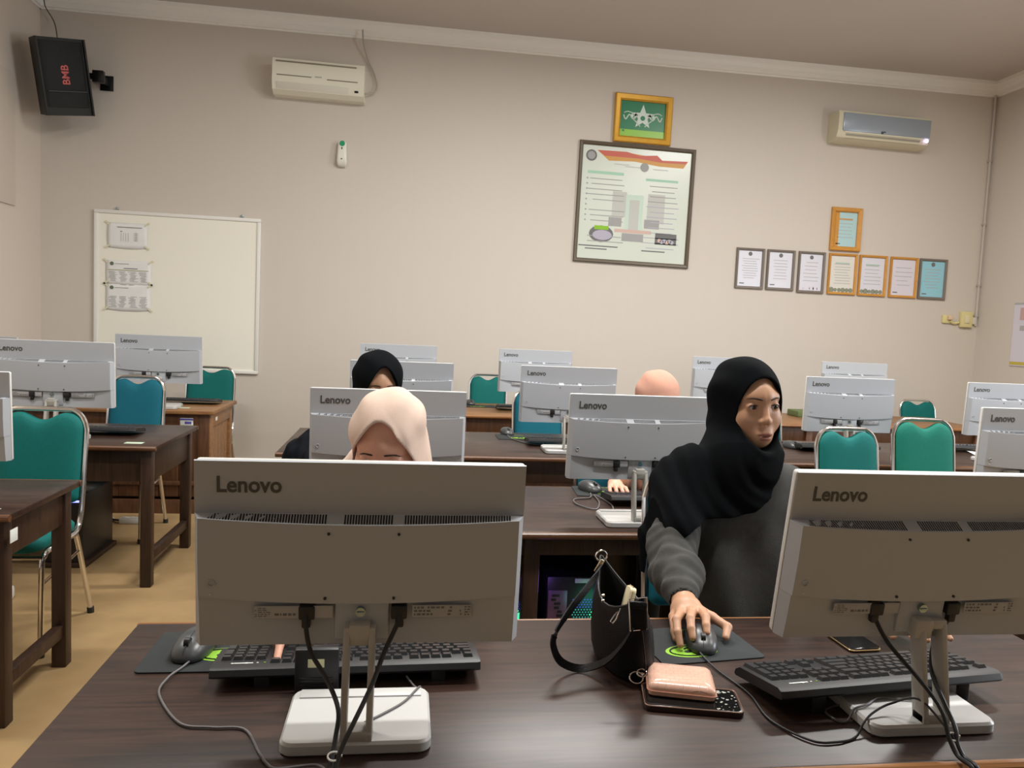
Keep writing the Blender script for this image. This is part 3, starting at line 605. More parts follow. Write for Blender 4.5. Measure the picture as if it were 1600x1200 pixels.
# ---------------------------------------------------------------- chairs (front towards -y)
def make_chair(cw=0.40, H=0.99, fab='teal'):
    t = thing('stacking_chair', 'x', 'chair')
    hw = cw / 2 - 0.011; zs = 0.43
    by = lambda z: 0.19 + (z - zs) * 0.16
    r = 0.0115
    half = [(hw, -0.20, 0.012), (hw, -0.185, zs - 0.06), (hw, -0.165, zs - 0.015), (hw, -0.12, zs), (hw, 0.10, zs - 0.002), (hw, 0.16, zs + 0.012), (hw, 0.192, zs + 0.06), (hw, by(zs + 0.15), zs + 0.15), (hw, by(H - 0.14), H - 0.14),
            (hw - 0.004, by(H - 0.09), H - 0.09), (hw - 0.022, by(H - 0.045), H - 0.045), (hw - 0.055, by(H - 0.017), H - 0.017), (hw - 0.095, by(H - 0.011), H - 0.011)]
    full = half + [(-x, y, z) for x, y, z in half[::-1]]
    MB().tube(full, r, 10, 4).obj('frame', M['chrome'], t)
    for s in (-1, 1):
        MB().tube([(s * hw, 0.13, zs - 0.006), (s * hw, 0.165, zs - 0.05), (s * (hw + 0.004), 0.30, 0.014)], r, 10, 5).obj('leg', M['chrome'], t)
        MB().cyl((s * (hw + 0.004), 0.30, 0.0), (s * (hw + 0.004), 0.297, 0.028), 0.0155).obj('foot_cap', M['rubber'], t)
        MB().cyl((s * hw, -0.20, 0.0), (s * hw, -0.199, 0.028), 0.0155).obj('foot_cap', M['rubber'], t)
        MB().tube([(s * hw, -0.19, 0.30), (s * hw, 0.185, zs - 0.09)], 0.007, 8).obj('stretcher', M['chrome'], t)
    for y_, z_ in ((-0.17, zs - 0.02), (0.10, zs - 0.005)): MB().tube([(-hw, y_, z_), (hw, y_, z_)], 0.009, 8).obj('crossbar', M['chrome'], t)
    # seat cushion
    rings = []
    for z, g in ((zs + 0.006, -0.02), (zs + 0.016, 0.0), (zs + 0.045, 0.004), (zs + 0.058, -0.008), (zs + 0.064, -0.04)):
        rings.append([(x, y - 0.02, z + 0.008 * (1 - (x / hw) ** 2) * (z > zs + 0.05)) for x, y in rrect(2 * hw + 0.0 + 2 * g, 0.40 + 2 * g, 0.07 + max(g, -0.03), 6)])
    MB().loft(rings).obj('seat', M[fab], t, 60)
    # back cushion with scooped hand hold
    W = 2 * hw - 0.024; z0 = zs + 0.125; z1 = H - 0.026
    prof = [(-W / 2 + 0.03, z0), (W / 2 - 0.03, z0)]
    for k in range(7): a = R(-90 + 90 * k / 6); prof.append((W / 2 - 0.03 + 0.03 * math.cos(a), z0 + 0.03 + 0.03 * math.sin(a)))
    rr = 0.075
    for k in range(9): a = R(90 * k / 8); prof.append((W / 2 - rr + rr * math.cos(a), z1 - rr + rr * math.sin(a)))
    nw = W * 0.26
    for k in range(13): u = 1 - 2 * k / 12; prof.append((nw * u, z1 - 0.034 * (0.5 + 0.5 * math.cos(math.pi * u)) ** 0.8))
    for k in range(9): a = R(90 + 90 * k / 8); prof.append((-W / 2 + rr + rr * math.cos(a), z1 - rr + rr * math.sin(a)))
    for k in range(7): a = R(180 + 90 * k / 6); prof.append((-W / 2 + 0.03 + 0.03 * math.cos(a), z0 + 0.03 + 0.03 * math.sin(a)))
    pts = []
    for p in prof[2:]:
        if not pts or (abs(p[0] - pts[-1][0]) + abs(p[1] - pts[-1][1])) > 1e-4: pts.append(p)
    if abs(pts[0][0] - pts[-1][0]) + abs(pts[0][1] - pts[-1][1]) < 1e-4: pts.pop()
    zm = (z0 + z1) / 2; hm = (z1 - z0) / 2
    def inset(g): return [(x * (1 - g / (W / 2)), zm + (z - zm) * (1 - g / hm)) for x, z in pts]
    rings = []
    for g, y in ((0.012, 0.014), (0.0, 0.006), (0.0, -0.012), (0.006, -0.024), (0.022, -0.033), (0.06, -0.037), (0.10, -0.038)):
        rings.append([(x, by(z) + y, z) for x, z in inset(g)])
    MB().loft(rings).obj('backrest', M[fab], t, 60)
    return t
protos = {}
def chair(label, x, y, rz=0, cw=0.40, H=0.99, fab='teal'):
    k = (cw, H, fab)
    if k not in protos: o = protos[k] = make_chair(*k)
    else: o = dup(protos[k])
    o.location = (x, y, 0); o.rotation_euler = (0, 0, R(rz)); tag(o, label, 'chair', 'teal stacking chairs at the desks'); return o
chair('teal chair at left edge behind the nearest left desk, chrome rear leg showing', -1.645, 3.50, 0, 0.40, 0.985)
chair('blue teal chair tucked between the left desk and the cabinet desk', -1.775, 5.14, 0, 0.37, 1.01, 'blueteal')
chair('teal chair behind the cabinet desk with its back in front of the whiteboard corner', -1.66, 6.62, 0, 0.42, 0.99)
chair('teal chair against the back wall seen left of the third monitor in the rear row', 0.745, 6.72, 0, 0.36, 1.0)
chair('blue teal chair between third and fourth rows, partly behind a monitor', 0.945, 5.14, 0, 0.38, 1.0, 'blueteal')
chair('blue teal chair hidden behind the black scarved woman in grey, chrome side at her face', 2.61, 5.14, 0, 0.38, 0.99, 'blueteal')
chair('blue teal chair carrying the woman in the grey sweatshirt', 0.99, 2.17, 0, 0.40, 1.0, 'blueteal')
chair('chair carrying the woman in the cream scarf', -0.06, 2.21, 0, 0.40, 0.95)
chair('blue teal chair carrying the woman in the peach scarf', 1.065, 3.58, 0, 0.40, 0.95, 'blueteal')
chair('chair carrying the woman in the black scarf behind the second row monitor', -0.11, 3.58, 0, 0.40, 0.95)
chair('empty green teal chair, left one of the pair before the right desk', 2.365, 3.56, 0, 0.37, 0.985, 'teal')
chair('empty green chair, taller right one of the pair before the right desk', 2.815, 3.60, -6, 0.36, 1.04, 'greenteal')
chair('small teal chair by the back wall, directly above the taller green chair', 5.02, 6.70, 0, 0.40, 0.90, 'teal')

# ---------------------------------------------------------------- monitors (back towards -y, base centre-front at origin)
MW_, MH_ = 0.53, 0.306
def back_shell():
    m = MB(); us = [-0.5] + [-0.48 + 0.96 * k / 24 for k in range(25)] + [0.5]
    def row(vf, tf): return [(u * MW_, -(0.0035 if abs(u) > 0.49 else tf(u)), vf(u) * MH_) for u in us]
    s2 = lambda u: min(1, (abs(u) / 0.48)) ** 2
    Bb = lambda u: 0.242 + 0.042 * s2(u); Bt = lambda u: 0.680 + 0.033 * s2(u); Vt = lambda u: 0.718
    rec = lambda u: 0.013 + 0.014 * s2(u)
    lo = lambda u: 0.021
    rows = [row(lambda u: 0.0, lambda u: 0.0), row(lambda u: 0.004, lo), row(lambda u: 0.10, lambda u: 0.5 * (lo(u) + rec(u))), row(Bb, rec), row(lambda u: Bb(u) + 0.003, lambda u: 0.030), row(lambda u: 0.5 * (Bb(u) + Bt(u)), lambda u: 0.032), row(Bt, lambda u: 0.030), row(Vt, lambda u: 0.006), row(lambda u: 0.996, lambda u: 0.006), row(lambda u: 1.0, lambda u: 0.0)]
    # upper section keeps full width: flatten its outer columns
    for r_ in rows[7:9]:
        r_[0] = (r_[0][0], -0.006, r_[0][2]); r_[-1] = (r_[-1][0], -0.006, r_[-1][2])
    m.loft(rows, closed=False); return m.mesh('back_shell', 22)
def make_monitor(tilt, knob='steel'):
    t = thing('monitor', 'x', 'monitor')
    # stand: base tray, two uprights with cross bar, hinge
    base = MB()
    o = rrect(0.243, 0.188, 0.022, 5, 0, 0.094)
    def ins(g): return rrect(0.243 - 2 * g, 0.188 - 2 * g, 0.022 - g * 0.8, 5, 0, 0.094)
    zf = lambda y: 0.010 + 0.012 * max(0.0, min(1, (0.06 - y) / 0.03 + 0.6))
    base.loft([[(x, y, 0.0) for x, y in ins(0.003)], [(x, y, 0.003) for x, y in ins(0.0)], [(x, y, 0.017) for x, y in ins(0.0)], [(x, y, 0.0215) for x, y in ins(0.004)], [(x, y, 0.0215) for x, y in ins(0.02)]])
    base.obj('base', M['base'], t, 40)
    MB().box((0, 0.166, 0.0225), (0.215, 0.03, 0.003), 0.001).obj('base_ridge', M['base'], t)
    arm = MB()
    for s in (-1, 1): arm.bar((s * 0.0205, 0.018, 0.018), (s * 0.0205, 0.048, 0.192), 0.011, 0.034, 0.003)
    arm.box((0, 0.0475, 0.19), (0.052, 0.034, 0.018), 0.004).box((0, 0.02, 0.028), (0.052, 0.034, 0.02), 0.004)
    arm.obj('stand_arm', M['arm'], t)
    p = bpy.data.objects.new('panel', back_shell() if 'shell' not in globals() else shell); globals()['shell'] = p.data
    COL.objects.link(p); p.parent = t
    if not p.data.materials: p.data.materials.append(M['silver'])
    p.location = (0, 0.076, 0.163); p.rotation_euler = (R(tilt), 0, 0)
    MB().prism(rrect(MW_, MH_, 0.006, 3, 0, MH_ / 2), 0.012, XZ, 0.002).obj('front_bezel', M['pale'], p)
    MB().box((0, 0.0135, MH_ / 2 + 0.006), (MW_ - 0.02, 0.003, MH_ - 0.03), 0.001).obj('screen', M['screen'], p)
    hb = MB().box((0, -0.027, 0.026), (0.033, 0.034, 0.036), 0.003); hb.obj('hinge', M['arm'], p)
    MB().box((0.002, -0.0165, 0.042), (0.088, 0.014, 0.064), 0.003).obj('mount_plate', M['silver'], p)
    kb = MB().cyl((0, -0.022, 0.0605), (0, -0.031, 0.0605), 0.008, seg=14).box((0, -0.0315, 0.0605), (0.012, 0.003, 0.003), 0.0008)
    kb.obj('mount_screw', M[knob], p)
    lg = text_mesh('Lenovo', 0.100, 0.0012, 0.02)
    for v in lg.vertices: v.co = (v.co.x, v.co.z * -1, v.co.y * 1.08)
    lo = link('logo', lg, M['logo'], p); lo.location = (-MW_ / 2 + 0.0845, -0.0064, MH_ * 0.872)
    # vents along the top of the band
    vs = MB()
    for k in range(110):
        u = -0.455 + 0.91 * k / 109
        if 42 <= k <= 47 or 66 <= k <= 69: continue
        s2 = (abs(u) / 0.48) ** 2; bt = (0.680 + 0.033 * s2) * MH_; vt = 0.718 * MH_
        za, zb = bt + (vt - bt) * 0.12, bt + (vt - bt) * 0.93
        ya = -(0.030 - 0.024 * 0.12) - 0.0006; yb = -(0.030 - 0.024 * 0.93) - 0.0006; h = 0.0013; x = u * MW_
        sk = -0.0022 * (u / 0.45)
        vs.quad([(x - h + sk, ya, za), (x + h + sk, ya, za), (x + h, yb, zb), (x - h, yb, zb)])
    tag(vs.obj('vent_slots', M['blackgloss'], p, 0), kind='stuff')
    for u, v in ((-0.10, 0.635), (0.11, 0.635), (-0.108, 0.278), (0.10, 0.278)):
        MB().cyl((u * MW_, -0.028, v * MH_), (u * MW_, -0.0326, v * MH_), 0.0024, seg=10).obj('screw_hole', M['black'], p)
    MB().tube([(-0.442 * MW_ + 0.0055 * math.cos(a), -0.0315, 0.365 * MH_ + 0.0055 * math.sin(a)) for a in [2 * math.pi * k / 16 for k in range(16)]], 0.0012, 6, closed=True).obj('power_button', M['silver'], p)
    MB().cyl((-0.445 * MW_, -0.03, 0.305 * MH_), (-0.445 * MW_, -0.0326, 0.305 * MH_), 0.0013, seg=8).obj('indicator', M['pale'], p)
    for u, side in ((-0.163, -1), (0.118, 1)):
        MB().box((u * MW_, -0.020, 0.058), (0.026, 0.018, 0.024), 0.003).box((u * MW_ + 0.001 * side, -0.021, 0.040), (0.014, 0.014, 0.018), 0.003).obj('plug', M['black'], p)
    ink = MB()
    def lab(x0, x1, z0, z1, n, mi, seed, fill):
        rr = random.Random(seed)
        for k in range(n):
            z = z1 - (z1 - z0) * (k + 0.5) / n; x = x0
            while x < x1:
                w_ = rr.uniform(0.002, 0.007)
                if rr.random() < fill: ink.quad([(x, -0.0262, z - 0.3 * (z1 - z0) / n), (min(x + w_, x1), -0.0262, z - 0.3 * (z1 - z0) / n), (min(x + w_, x1), -0.0262, z + 0.3 * (z1 - z0) / n), (x, -0.0262, z + 0.3 * (z1 - z0) / n)], mi)
                x += w_ + 0.002
    for cx_, w_ in ((-0.107, 0.125), (0.133, 0.098)): MB().box((cx_, -0.0252, 0.0595), (w_, 0.0015, 0.021), 0.0005).obj('label_plate', M['sticker_grey'], p)
    lab(-0.168, -0.143, 0.051, 0.068, 5, 0, 1, 0.7); lab(-0.137, -0.104, 0.052, 0.059, 1, 1, 2, 1.0)
    lab(0.087, 0.15, 0.051, 0.069, 3, 1, 3, 0.75); lab(0.155, 0.166, 0.051, 0.069, 3, 1, 5, 0.5); lab(0.171, 0.180, 0.051, 0.069, 4, 1, 4, 1.0)
    tag(ink.obj('label_print', [M['ink2'], M['inkdark']], p, 0), kind='stuff')
    return t
M['sticker_grey'] = mat('label_foil', (0.39, 0.39, 0.40), 0.4)
M['ink2'] = mat('mid_grey_ink', (0.22, 0.22, 0.22), 0.7)
M['screen'] = mat('lit_screen', (0.02, 0.02, 0.02), 0.2, emit=(0.85, 0.93, 1.0), estr=0.9)  # glow added to all unseen screens, idle ones too, to light faces
mproto = {}
def monitor(label, x, y, k=1.0, rz=0.0, tilt=2.5, dz=0.0, shift=0.0):
    key = tilt
    if key not in mproto: o = mproto[key] = make_monitor(*(key,))
    else: o = dup(mproto[key])
    o.location = (x, y, DZ + dz + 0.0006); o.scale = (k, k, k); o.rotation_euler = (0, 0, R(rz))
    if shift:
        for ch in o.children:
            if ch.name.startswith('panel'): ch.location.x += shift
    tag(o, label, 'monitor', 'pale grey monitors seen from behind'); return o
F1 = monitor('large grey monitor at front left, nearest, before the cream scarved woman', -0.061, 1.204, 1.0, 0, 4.5)
F2 = monitor('large grey monitor at front right on a tilted stand, cut by the frame', 0.962, 1.204, 1.012, 0, 9.0, shift=-0.020)
monitor('second row monitor behind the cream scarf', -0.053, 2.57, 0.99)
monitor('second row monitor left of the grey sweatshirt woman, before the peach scarf', 0.845, 2.60, 1.0)
monitor('third row monitor half hidden by the black scarf at left of centre', -0.02, 4.06, 1.03)
monitor('third row monitor with teal chair behind it, at centre', 0.905, 4.14, 1.03)
monitor('rear row monitor showing only its top above the black scarf', -0.06, 5.90, 1.1)
monitor('rear row monitor right of the small teal chair, at centre', 1.01, 5.90, 1.1)
monitor('rear row monitor partly hidden by the black scarf of the woman in grey', 2.585, 5.88, 1.1)
monitor('third row right monitor standing behind the empty left chair', 2.55, 4.06, 1.03)
monitor('rear row right monitor whose top peeps above the one in front', 3.70, 5.88, 1.1)
monitor('third row right monitor near the right edge of the picture', 3.57, 4.06, 1.03)
monitor('second row right monitor at the right edge just above the front monitor', 2.43, 2.56, 1.0)
monitor('monitor at the far left edge on the nearest left desk', -1.595, 2.74, 1.0)
monitor('left column monitor with tall white side strip behind the left teal chair', -1.79, 4.14, 1.11)
monitor('left column rear monitor in front of the whiteboard', -1.75, 5.70, 1.11)
monitor('left column rear monitor cut by the left edge, far corner', -2.95, 5.70, 1.0)

# ---------------------------------------------------------------- keyboards
U = 0.0192
def key_layout():
    ks = []
    def row(x, y, ws):
        for w_ in ws:
            if w_ > 0: ks.append((x + w_ / 2, y, w_, 1))
            x += abs(w_)
    row(0, 0, [1, -1, 1, 1, 1, 1, -.5, 1, 1, 1, 1, -.5, 1, 1, 1, 1]); row(15.35, 0, [1, 1, 1])
    row(0, 1.3, [1] * 13 + [2]); row(15.35, 1.3, [1, 1, 1]); row(18.7, 1.3, [1, 1, 1, 1])
    row(0, 2.3, [1.5] + [1] * 12 + [1.5]); row(15.35, 2.3, [1, 1, 1]); row(18.7, 2.3, [1, 1, 1])
    row(0, 3.3, [1.75] + [1] * 11 + [2.25]); row(18.7, 3.3, [1, 1, 1])
    row(0, 4.3, [2.25] + [1] * 10 + [2.75]); row(15.35, 4.3, [-1, 1, -1]); row(18.7, 4.3, [1, 1, 1])
    row(0, 5.3, [1.25, 1.25, 1.25, 6.25, 1.25, 1.25, 1.25, 1.25]); row(15.35, 5.3, [1, 1, 1]); row(18.7, 5.3, [2, 1])
    ks.append((22.2, 2.8, 1, 2)); ks.append((22.2, 4.8, 1, 2))
    return ks
KEYS = key_layout(); keymesh = {}
def key_mesh(w_, h_):
    if (w_, h_) not in keymesh:
        a, b = (w_ * U - 0.002) / 2, (h_ * U - 0.002) / 2
        keymesh[(w_, h_)] = MB().loft([[(-a, -b, 0), (a, -b, 0), (a, b, 0), (-a, b, 0)], [(-a + .0025, -b + .0025, 0.0065), (a - .0025, -b + .0025, 0.0065), (a - .0025, b - .0025, 0.0065), (-a + .0025, b - .0025, 0.0065)]], cap0=False).mesh('key', 0)
        keymesh[(w_, h_)].materials.append(M['key'])
    return keymesh[(w_, h_)]
KX, KY = 22.7 * U, 6.3 * U
def key_pos(x, y): return (KX / 2 - x * U, -KY / 2 + (y + 0.5) * U)         # the typist sits on the +y side
def keyboard(label, x, y, rz=0.0, detail=False, k=1.0, feet=True, lift=0.0, tilt=6.5, ky=None, group='black keyboards on the desks'):
    """rear edge (far from the typist) towards -y, raised on flip feet"""
    t = thing('keyboard', label, 'keyboard', (x, y, DZ), R(rz), group)
    t.scale = (k, ky or k, k)
    W, D = KX + 0.020, KY + 0.040
    a = R(-tilt)
    Mt = Matrix.Translation((0, 0, 0.0125 + lift + (D / 2) * math.sin(-a))) @ Matrix.Rotation(a, 4, 'X')
    m = MB(); sec = [(-D / 2, -0.004), (-D / 2 + 0.004, 0.006), (-D / 2 + 0.014, 0.010), (D / 2 - 0.02, 0.010), (D / 2 - 0.004, 0.003), (D / 2, -0.005), (D / 2 - 0.004, -0.008), (-D / 2 + 0.004, -0.008)]
    m.loft([[(sx, y_ * (0.97 if abs(sx) > W / 2 - 0.002 else 1), z_) for y_, z_ in sec] for sx in (-W / 2, -W / 2 + 0.006, W / 2 - 0.006, W / 2)])
    o = m.obj('body', M['black'], t, 30); o.matrix_local = Mt
    yo = 0.006
    if detail:
        for kx, ky, w_, h_ in KEYS:
            px, py = key_pos(kx, ky + (h_ - 1) / 2.0 * 0); c = bpy.data.objects.new('key', key_mesh(w_, h_)); COL.objects.link(c); c.parent = t
            c.matrix_local = Mt @ Matrix.Translation((px, py + yo, 0.0095))
    else:
        m = MB()
        for kx, ky, w_, h_ in KEYS:
            px, py = key_pos(kx, ky); A, B = (w_ * U - .002) / 2, (h_ * U - .002) / 2
            m.loft([[(px - A, py + yo - B, .0095), (px + A, py + yo - B, .0095), (px + A, py + yo + B, .0095), (px - A, py + yo + B, .0095)], [(px - A + .002, py + yo - B + .002, .016), (px + A - .002, py + yo - B + .002, .016), (px + A - .002, py + yo + B - .002, .016), (px - A + .002, py + yo + B - .002, .016)]], cap0=False)
        o = tag(m.obj('keys', M['key'], t, 0), kind='stuff'); o.matrix_local = Mt
    if detail:
        m = MB()
        lx, ly = key_pos(20.6, -0.15)
        for i, (dx, h_) in enumerate(((-.017, .0042), (-.012, .004), (-.0075, .0042), (-.003, .004), (.0015, .0042), (.006, .0062), (.0105, .0044), (.0145, .0042))):
            m.box((lx + dx, ly + yo - 0.004, 0.0105), (0.0042, h_, 0.0012))
        m.box((lx + 0.024, ly + yo - 0.003, 0.0105), (0.003, 0.003, 0.0012))
        o = m.obj('badge', M['sticker'], t, 0); o.matrix_local = Mt; o['label'] = 'small white wordmark'
        m = MB()
        for dx in (0.036, 0.050): m.box((lx + dx, ly + yo - 0.002, 0.0105), (0.003, 0.002, 0.001))
        o = m.obj('lock_light', M['lime'], t, 0); o.matrix_local = Mt
        if feet:
            for sx in (-0.145, 0.155): MB().box((sx, -D / 2 + 0.018, 0.009 + 0.8 * lift), (0.024, 0.006, 0.019 + 1.6 * lift), 0.001).obj('flip_foot', M['black'], t)
    return t
keyboard('black keyboard under the front right monitor with key tops shining', 0.936, 1.380, 6.5, True, 1.09, lift=0.0085, tilt=8.5, ky=1.06)
keyboard('black keyboard under the front left monitor beside the small black box', -0.092, 1.513, 2.0, True, 1.11, ky=.95)
keyboard('keyboard on the second row desk under the centre monitor, near its mouse', 1.08, 3.0, 0, False, 1.13)
keyboard('keyboard on the third row desk behind the centre monitor stand', 0.985, 4.48, 0, False, 1.15)
keyboard('keyboard on the rear row desk in front of the small teal chair', 1.02, 6.32, 0, False, 1.15)
keyboard('keyboard on the third row right desk behind the left empty chair', 2.70, 4.50, 0, False, 1.15)
keyboard('keyboard on the third row right desk near the folded white paper', 3.56, 4.62, 0, False, 1.15)
keyboard('keyboard on the left column desk behind the tall white strip monitor', -1.72, 4.52, 0, False, 1.12)
keyboard('keyboard on the cabinet desk in front of the whiteboard', -1.66, 6.12, 0, False, 1.1)

# ---------------------------------------------------------------- mouse pads and mice
def mousepad(label, x, y, w_, h_, rz=0.0, ex=-0.030, ey=-0.038):
    t = thing('mousepad', label, 'mousepad', (x, y, DZ), R(rz), 'dark mousepads with a lime emblem')
    MB().prism(rrect(w_, h_, 0.012, 4), 0.003, None, 0.0006).obj('pad', M['pad'], t)
    m = MB(); er = 0.034
    n = 24
    m.quad([(ex + 1.8 * er * math.cos(2 * math.pi * k / n), ey + er * 0.95 * math.sin(2 * math.pi * k / n), 0.0034) for k in range(n)])
    m.obj('emblem', M['lime'], t, 0)
    m = MB()
    for k in range(5): m.box((w_ * 0.1 + 0.012 * k - 0.02, h_ * 0.40, 0.0032), (0.008, 0.004 if k % 2 else 0.006, 0.0004))
    tag(m.obj('print', M['lime'], t, 0), kind='stuff')
    m = MB()
    m.tube([(ex + er * 1.5 * math.cos(a), ey + er * 0.74 * math.sin(a), 0.0036) for a in [2 * math.pi * k / 24 for k in range(24)]], 0.0022, 4, closed=True)
    for s in (-1, 1): m.quad([(ex + s * er * 0.30 + 0.009 * math.cos(a), ey - er * 0.08 + 0.006 * math.sin(a), 0.0038) for a in [2 * math.pi * k / 10 for k in range(10)]])
    m.tube([(ex - er * 0.4, ey + er * 0.28, 0.0037), (ex, ey + er * 0.48, 0.0037), (ex + er * 0.4, ey + er * 0.28, 0.0037)], 0.002, 4, 5)
    m.obj('emblem_line', M['black'], t, 0)
    return t
def make_mouse():
    """front (buttons, cable) towards -y"""
    t = thing('mouse', 'x', 'mouse')
    n = 20; rings = []
    L, Wd = 0.056, 0.033
    for z, g in ((0.0, 0.93), (0.004, 0.985), (0.010, 1.0), (0.016, 0.985), (0.022, 0.93), (0.028, 0.82), (0.033, 0.66), (0.0365, 0.44), (0.038, 0.2)):
        ring = []
        for k in range(n * 2):
            a = 2 * math.pi * k / (2 * n); ca, sa = math.cos(a), math.sin(a)
            x = math.copysign(abs(ca) ** 0.75, ca) * Wd * g; y = math.copysign(abs(sa) ** 0.8, sa) * L * g + 0.006 * (z / 0.038)
            zz = z * (1 - 0.22 * max(0, -y / L)) * (1 - 0.08 * max(0, y / L))
            ring.append((x, y, zz))
        rings.append(ring)
    MB().loft(rings).obj('shell', M['mouse'], t, 60)
    MB().tube([(0, -0.052, 0.0165), (0, -0.04, 0.0262), (0, -0.015, 0.0352), (0, 0.0, 0.0378)], 0.0007, 5, 4).obj('button_seam', M['black'], t)
    MB().cyl((-0.0045, -0.030, 0.029), (0.0045, -0.030, 0.029), 0.0085, seg=18).obj('wheel', M['black'], t)
    return t
mp0 = None
def mouse(label, x, y, rz=0, k=1.0):
    global mp0
    if mp0 is None: o = mp0 = make_mouse()
    else: o = dup(mp0)
    o.location = (x, y, DZ + 0.0035); o.rotation_euler = (0, 0, R(rz)); o.scale = (k, k, k)
    tag(o, label, 'mouse', 'dark wired mice'); return o
mousepad('dark mousepad under the hand of the woman in grey, lime emblem beside her fingers', 0.668, 1.612, 0.245, 0.185, 7)
mouse('graphite mouse under the hand of the woman in grey', 0.676, 1.600, -16, 1.06)
mousepad('dark mousepad at the left end of the front desk beside the keyboard', -0.385, 1.61, 0.235, 0.195, 0, .040, -.022)
mouse('black mouse half hidden behind the front left monitor edge', -0.412, 1.605, -8, 1.15)
mousepad('dark mousepad on the second row desk right of centre', 0.86, 3.19, 0.25, 0.19, -4, -.02, -.02)
mouse('dark mouse on the second row desk beside the centre monitor', 0.805, 3.20, 22, 1.15)
mousepad('dark mousepad on the third row desk before the blue teal chair', 0.70, 4.74, 0.25, 0.20, 0, .02, -.04)
mouse('dark mouse on the third row desk before the blue teal chair', 0.655, 4.86, 10, 1.15)
mousepad('dark mousepad on the rear honey brown desk before the small teal chair', 0.64, 6.50, 0.26, 0.2, 0)
mouse('dark mouse on the rear honey brown desk before the small teal chair', 0.56, 6.62, 10, 1.15)
mouse('dark mouse on the right desk just beside the black scarf', 2.445, 4.56, 15, 1.15)

# ---------------------------------------------------------------- computers under the desks
mcase = mat('computer_case', (0.013, 0.013, 0.015), 0.35)
def fan_glow(t, x, z, r, cols, y=-0.222):
    m = MB(); n = 6
    for i in range(-n, n + 1):
        for j in range(-n, n + 1):
            px, pz = (i + 0.5 * (j % 2)) * r / n, j * r * 0.87 / n
            d = math.hypot(px - r * 0.5, pz + r * 0.15) / r; mi = 0 if d < 0.55 else (1 if pz < r * 0.35 else 2)
            if d < 0.2: continue
            m.quad([(x + px + r * 0.045 * math.cos(a), y, z + pz + r * 0.045 * math.sin(a)) for a in [math.pi / 3 * k for k in range(6)]], mi)
    m.quad([(x + r * 0.5 + r * 0.2 * math.cos(a), y, z - r * 0.15 + r * 0.3 * math.sin(a)) for a in [math.pi / 6 * k for k in range(12)]], 0)
    tag(m.obj('lit_mesh', cols, t, 0), kind='stuff')
eg = mat('green_fan_light', (0.02, 0.2, 0.1), 0.5, emit=(0.05, 0.9, 0.35), estr=1.6)
et = mat('teal_fan_light', (0.02, 0.1, 0.1), 0.5, emit=(0.05, 0.55, 0.45), estr=0.5)
eb = mat('blue_fan_light', (0.02, 0.05, 0.2), 0.5, emit=(0.05, 0.15, 0.8), estr=0.5)
def computer(label, x, y, w_=0.235, h_=0.42, z0=0.12, fan=True):
    t = thing('computer', label, 'computer', (x, y, 0), group='computers under the desks')
    MB().box((0, 0, z0 + h_ / 2), (w_, 0.44, h_), 0.006).obj('case', mcase, t)
    MB().box((-w_ * 0.33, -0.221, z0 + h_ * 0.68), (w_ * 0.30, 0.004, h_ * 0.40), 0.001).obj('port_plate', mat('violet_metal', (0.25, 0.16, 0.30), 0.35, 0.8), t)
    m = MB(); rr = random.Random(5)
    for k in range(10): m.box((-w_ * 0.33 + rr.uniform(-0.015, 0.012), -0.224, z0 + h_ * (0.51 + 0.036 * k)), (rr.uniform(0.016, 0.03), 0.004, 0.009), 0.001)
    m.obj('port', M['black'], t)
    MB().box((w_ * 0.06, -0.2215, z0 + h_ * 0.965), (0.058, 0.003, 0.017), 0.001).obj('sticker', mat('violet_grey_sticker', (0.42, 0.38, 0.46), 0.5), t)
    if fan: fan_glow(t, w_ * 0.20, z0 + h_ * 0.66, w_ * 0.28, [eg, et, eb])
    MB().box((0, 0, z0 / 2), (w_ + 0.04, 0.46, z0 - 0.001), 0.004).obj('plinth', M['wood_leg'], t)
    return t
computer('computer with glowing green fan mesh under the second row desk', 0.655, 2.92)
computer('computer with glowing fan at the left under the second row desk, beside the front monitor', 0.365, 2.92, 0.2)
computer('dark computer under the left column desk behind a violet glow strip', -1.85, 4.69, 0.2, 0.38, 0.03, fan=False)
for (n_, loc, col, en) in (('fan_light', (0.72, 2.62, 0.45), (0.1, 0.8, 0.5), 0.25), ('fan_light', (0.50, 2.62, 0.55), (0.35, 0.15, 0.9), 0.35)):
    l = bpy.data.lights.new(n_, 'POINT'); l.energy = en; l.color = col; l.shadow_soft_size = 0.05
    o = bpy.data.objects.new(n_, l); COL.objects.link(o); o.location = loc
wire('glow_strip', 'blue green light strip on the computer under the second row desk', 'light', [(0.72, 2.695, 0.543), (0.755, 2.695, 0.543)], 0.004, mat('cyan_strip', (0.02, 0.1, 0.2), 0.4, emit=(0.03, 0.35, 0.9), estr=3.0), 0)
wire('glow_strip', 'violet glow standing for a blue reflection under the left column desk', 'light', [(-1.815, 4.466, 0.375), (-1.755, 4.466, 0.375)], 0.006, mat('violet_glint', (0.05, 0.05, 0.2), 0.4, emit=(0.22, 0.25, 1.0), estr=3.0), 0)  # glowing strip added for a blue reflection on the chair seat edge
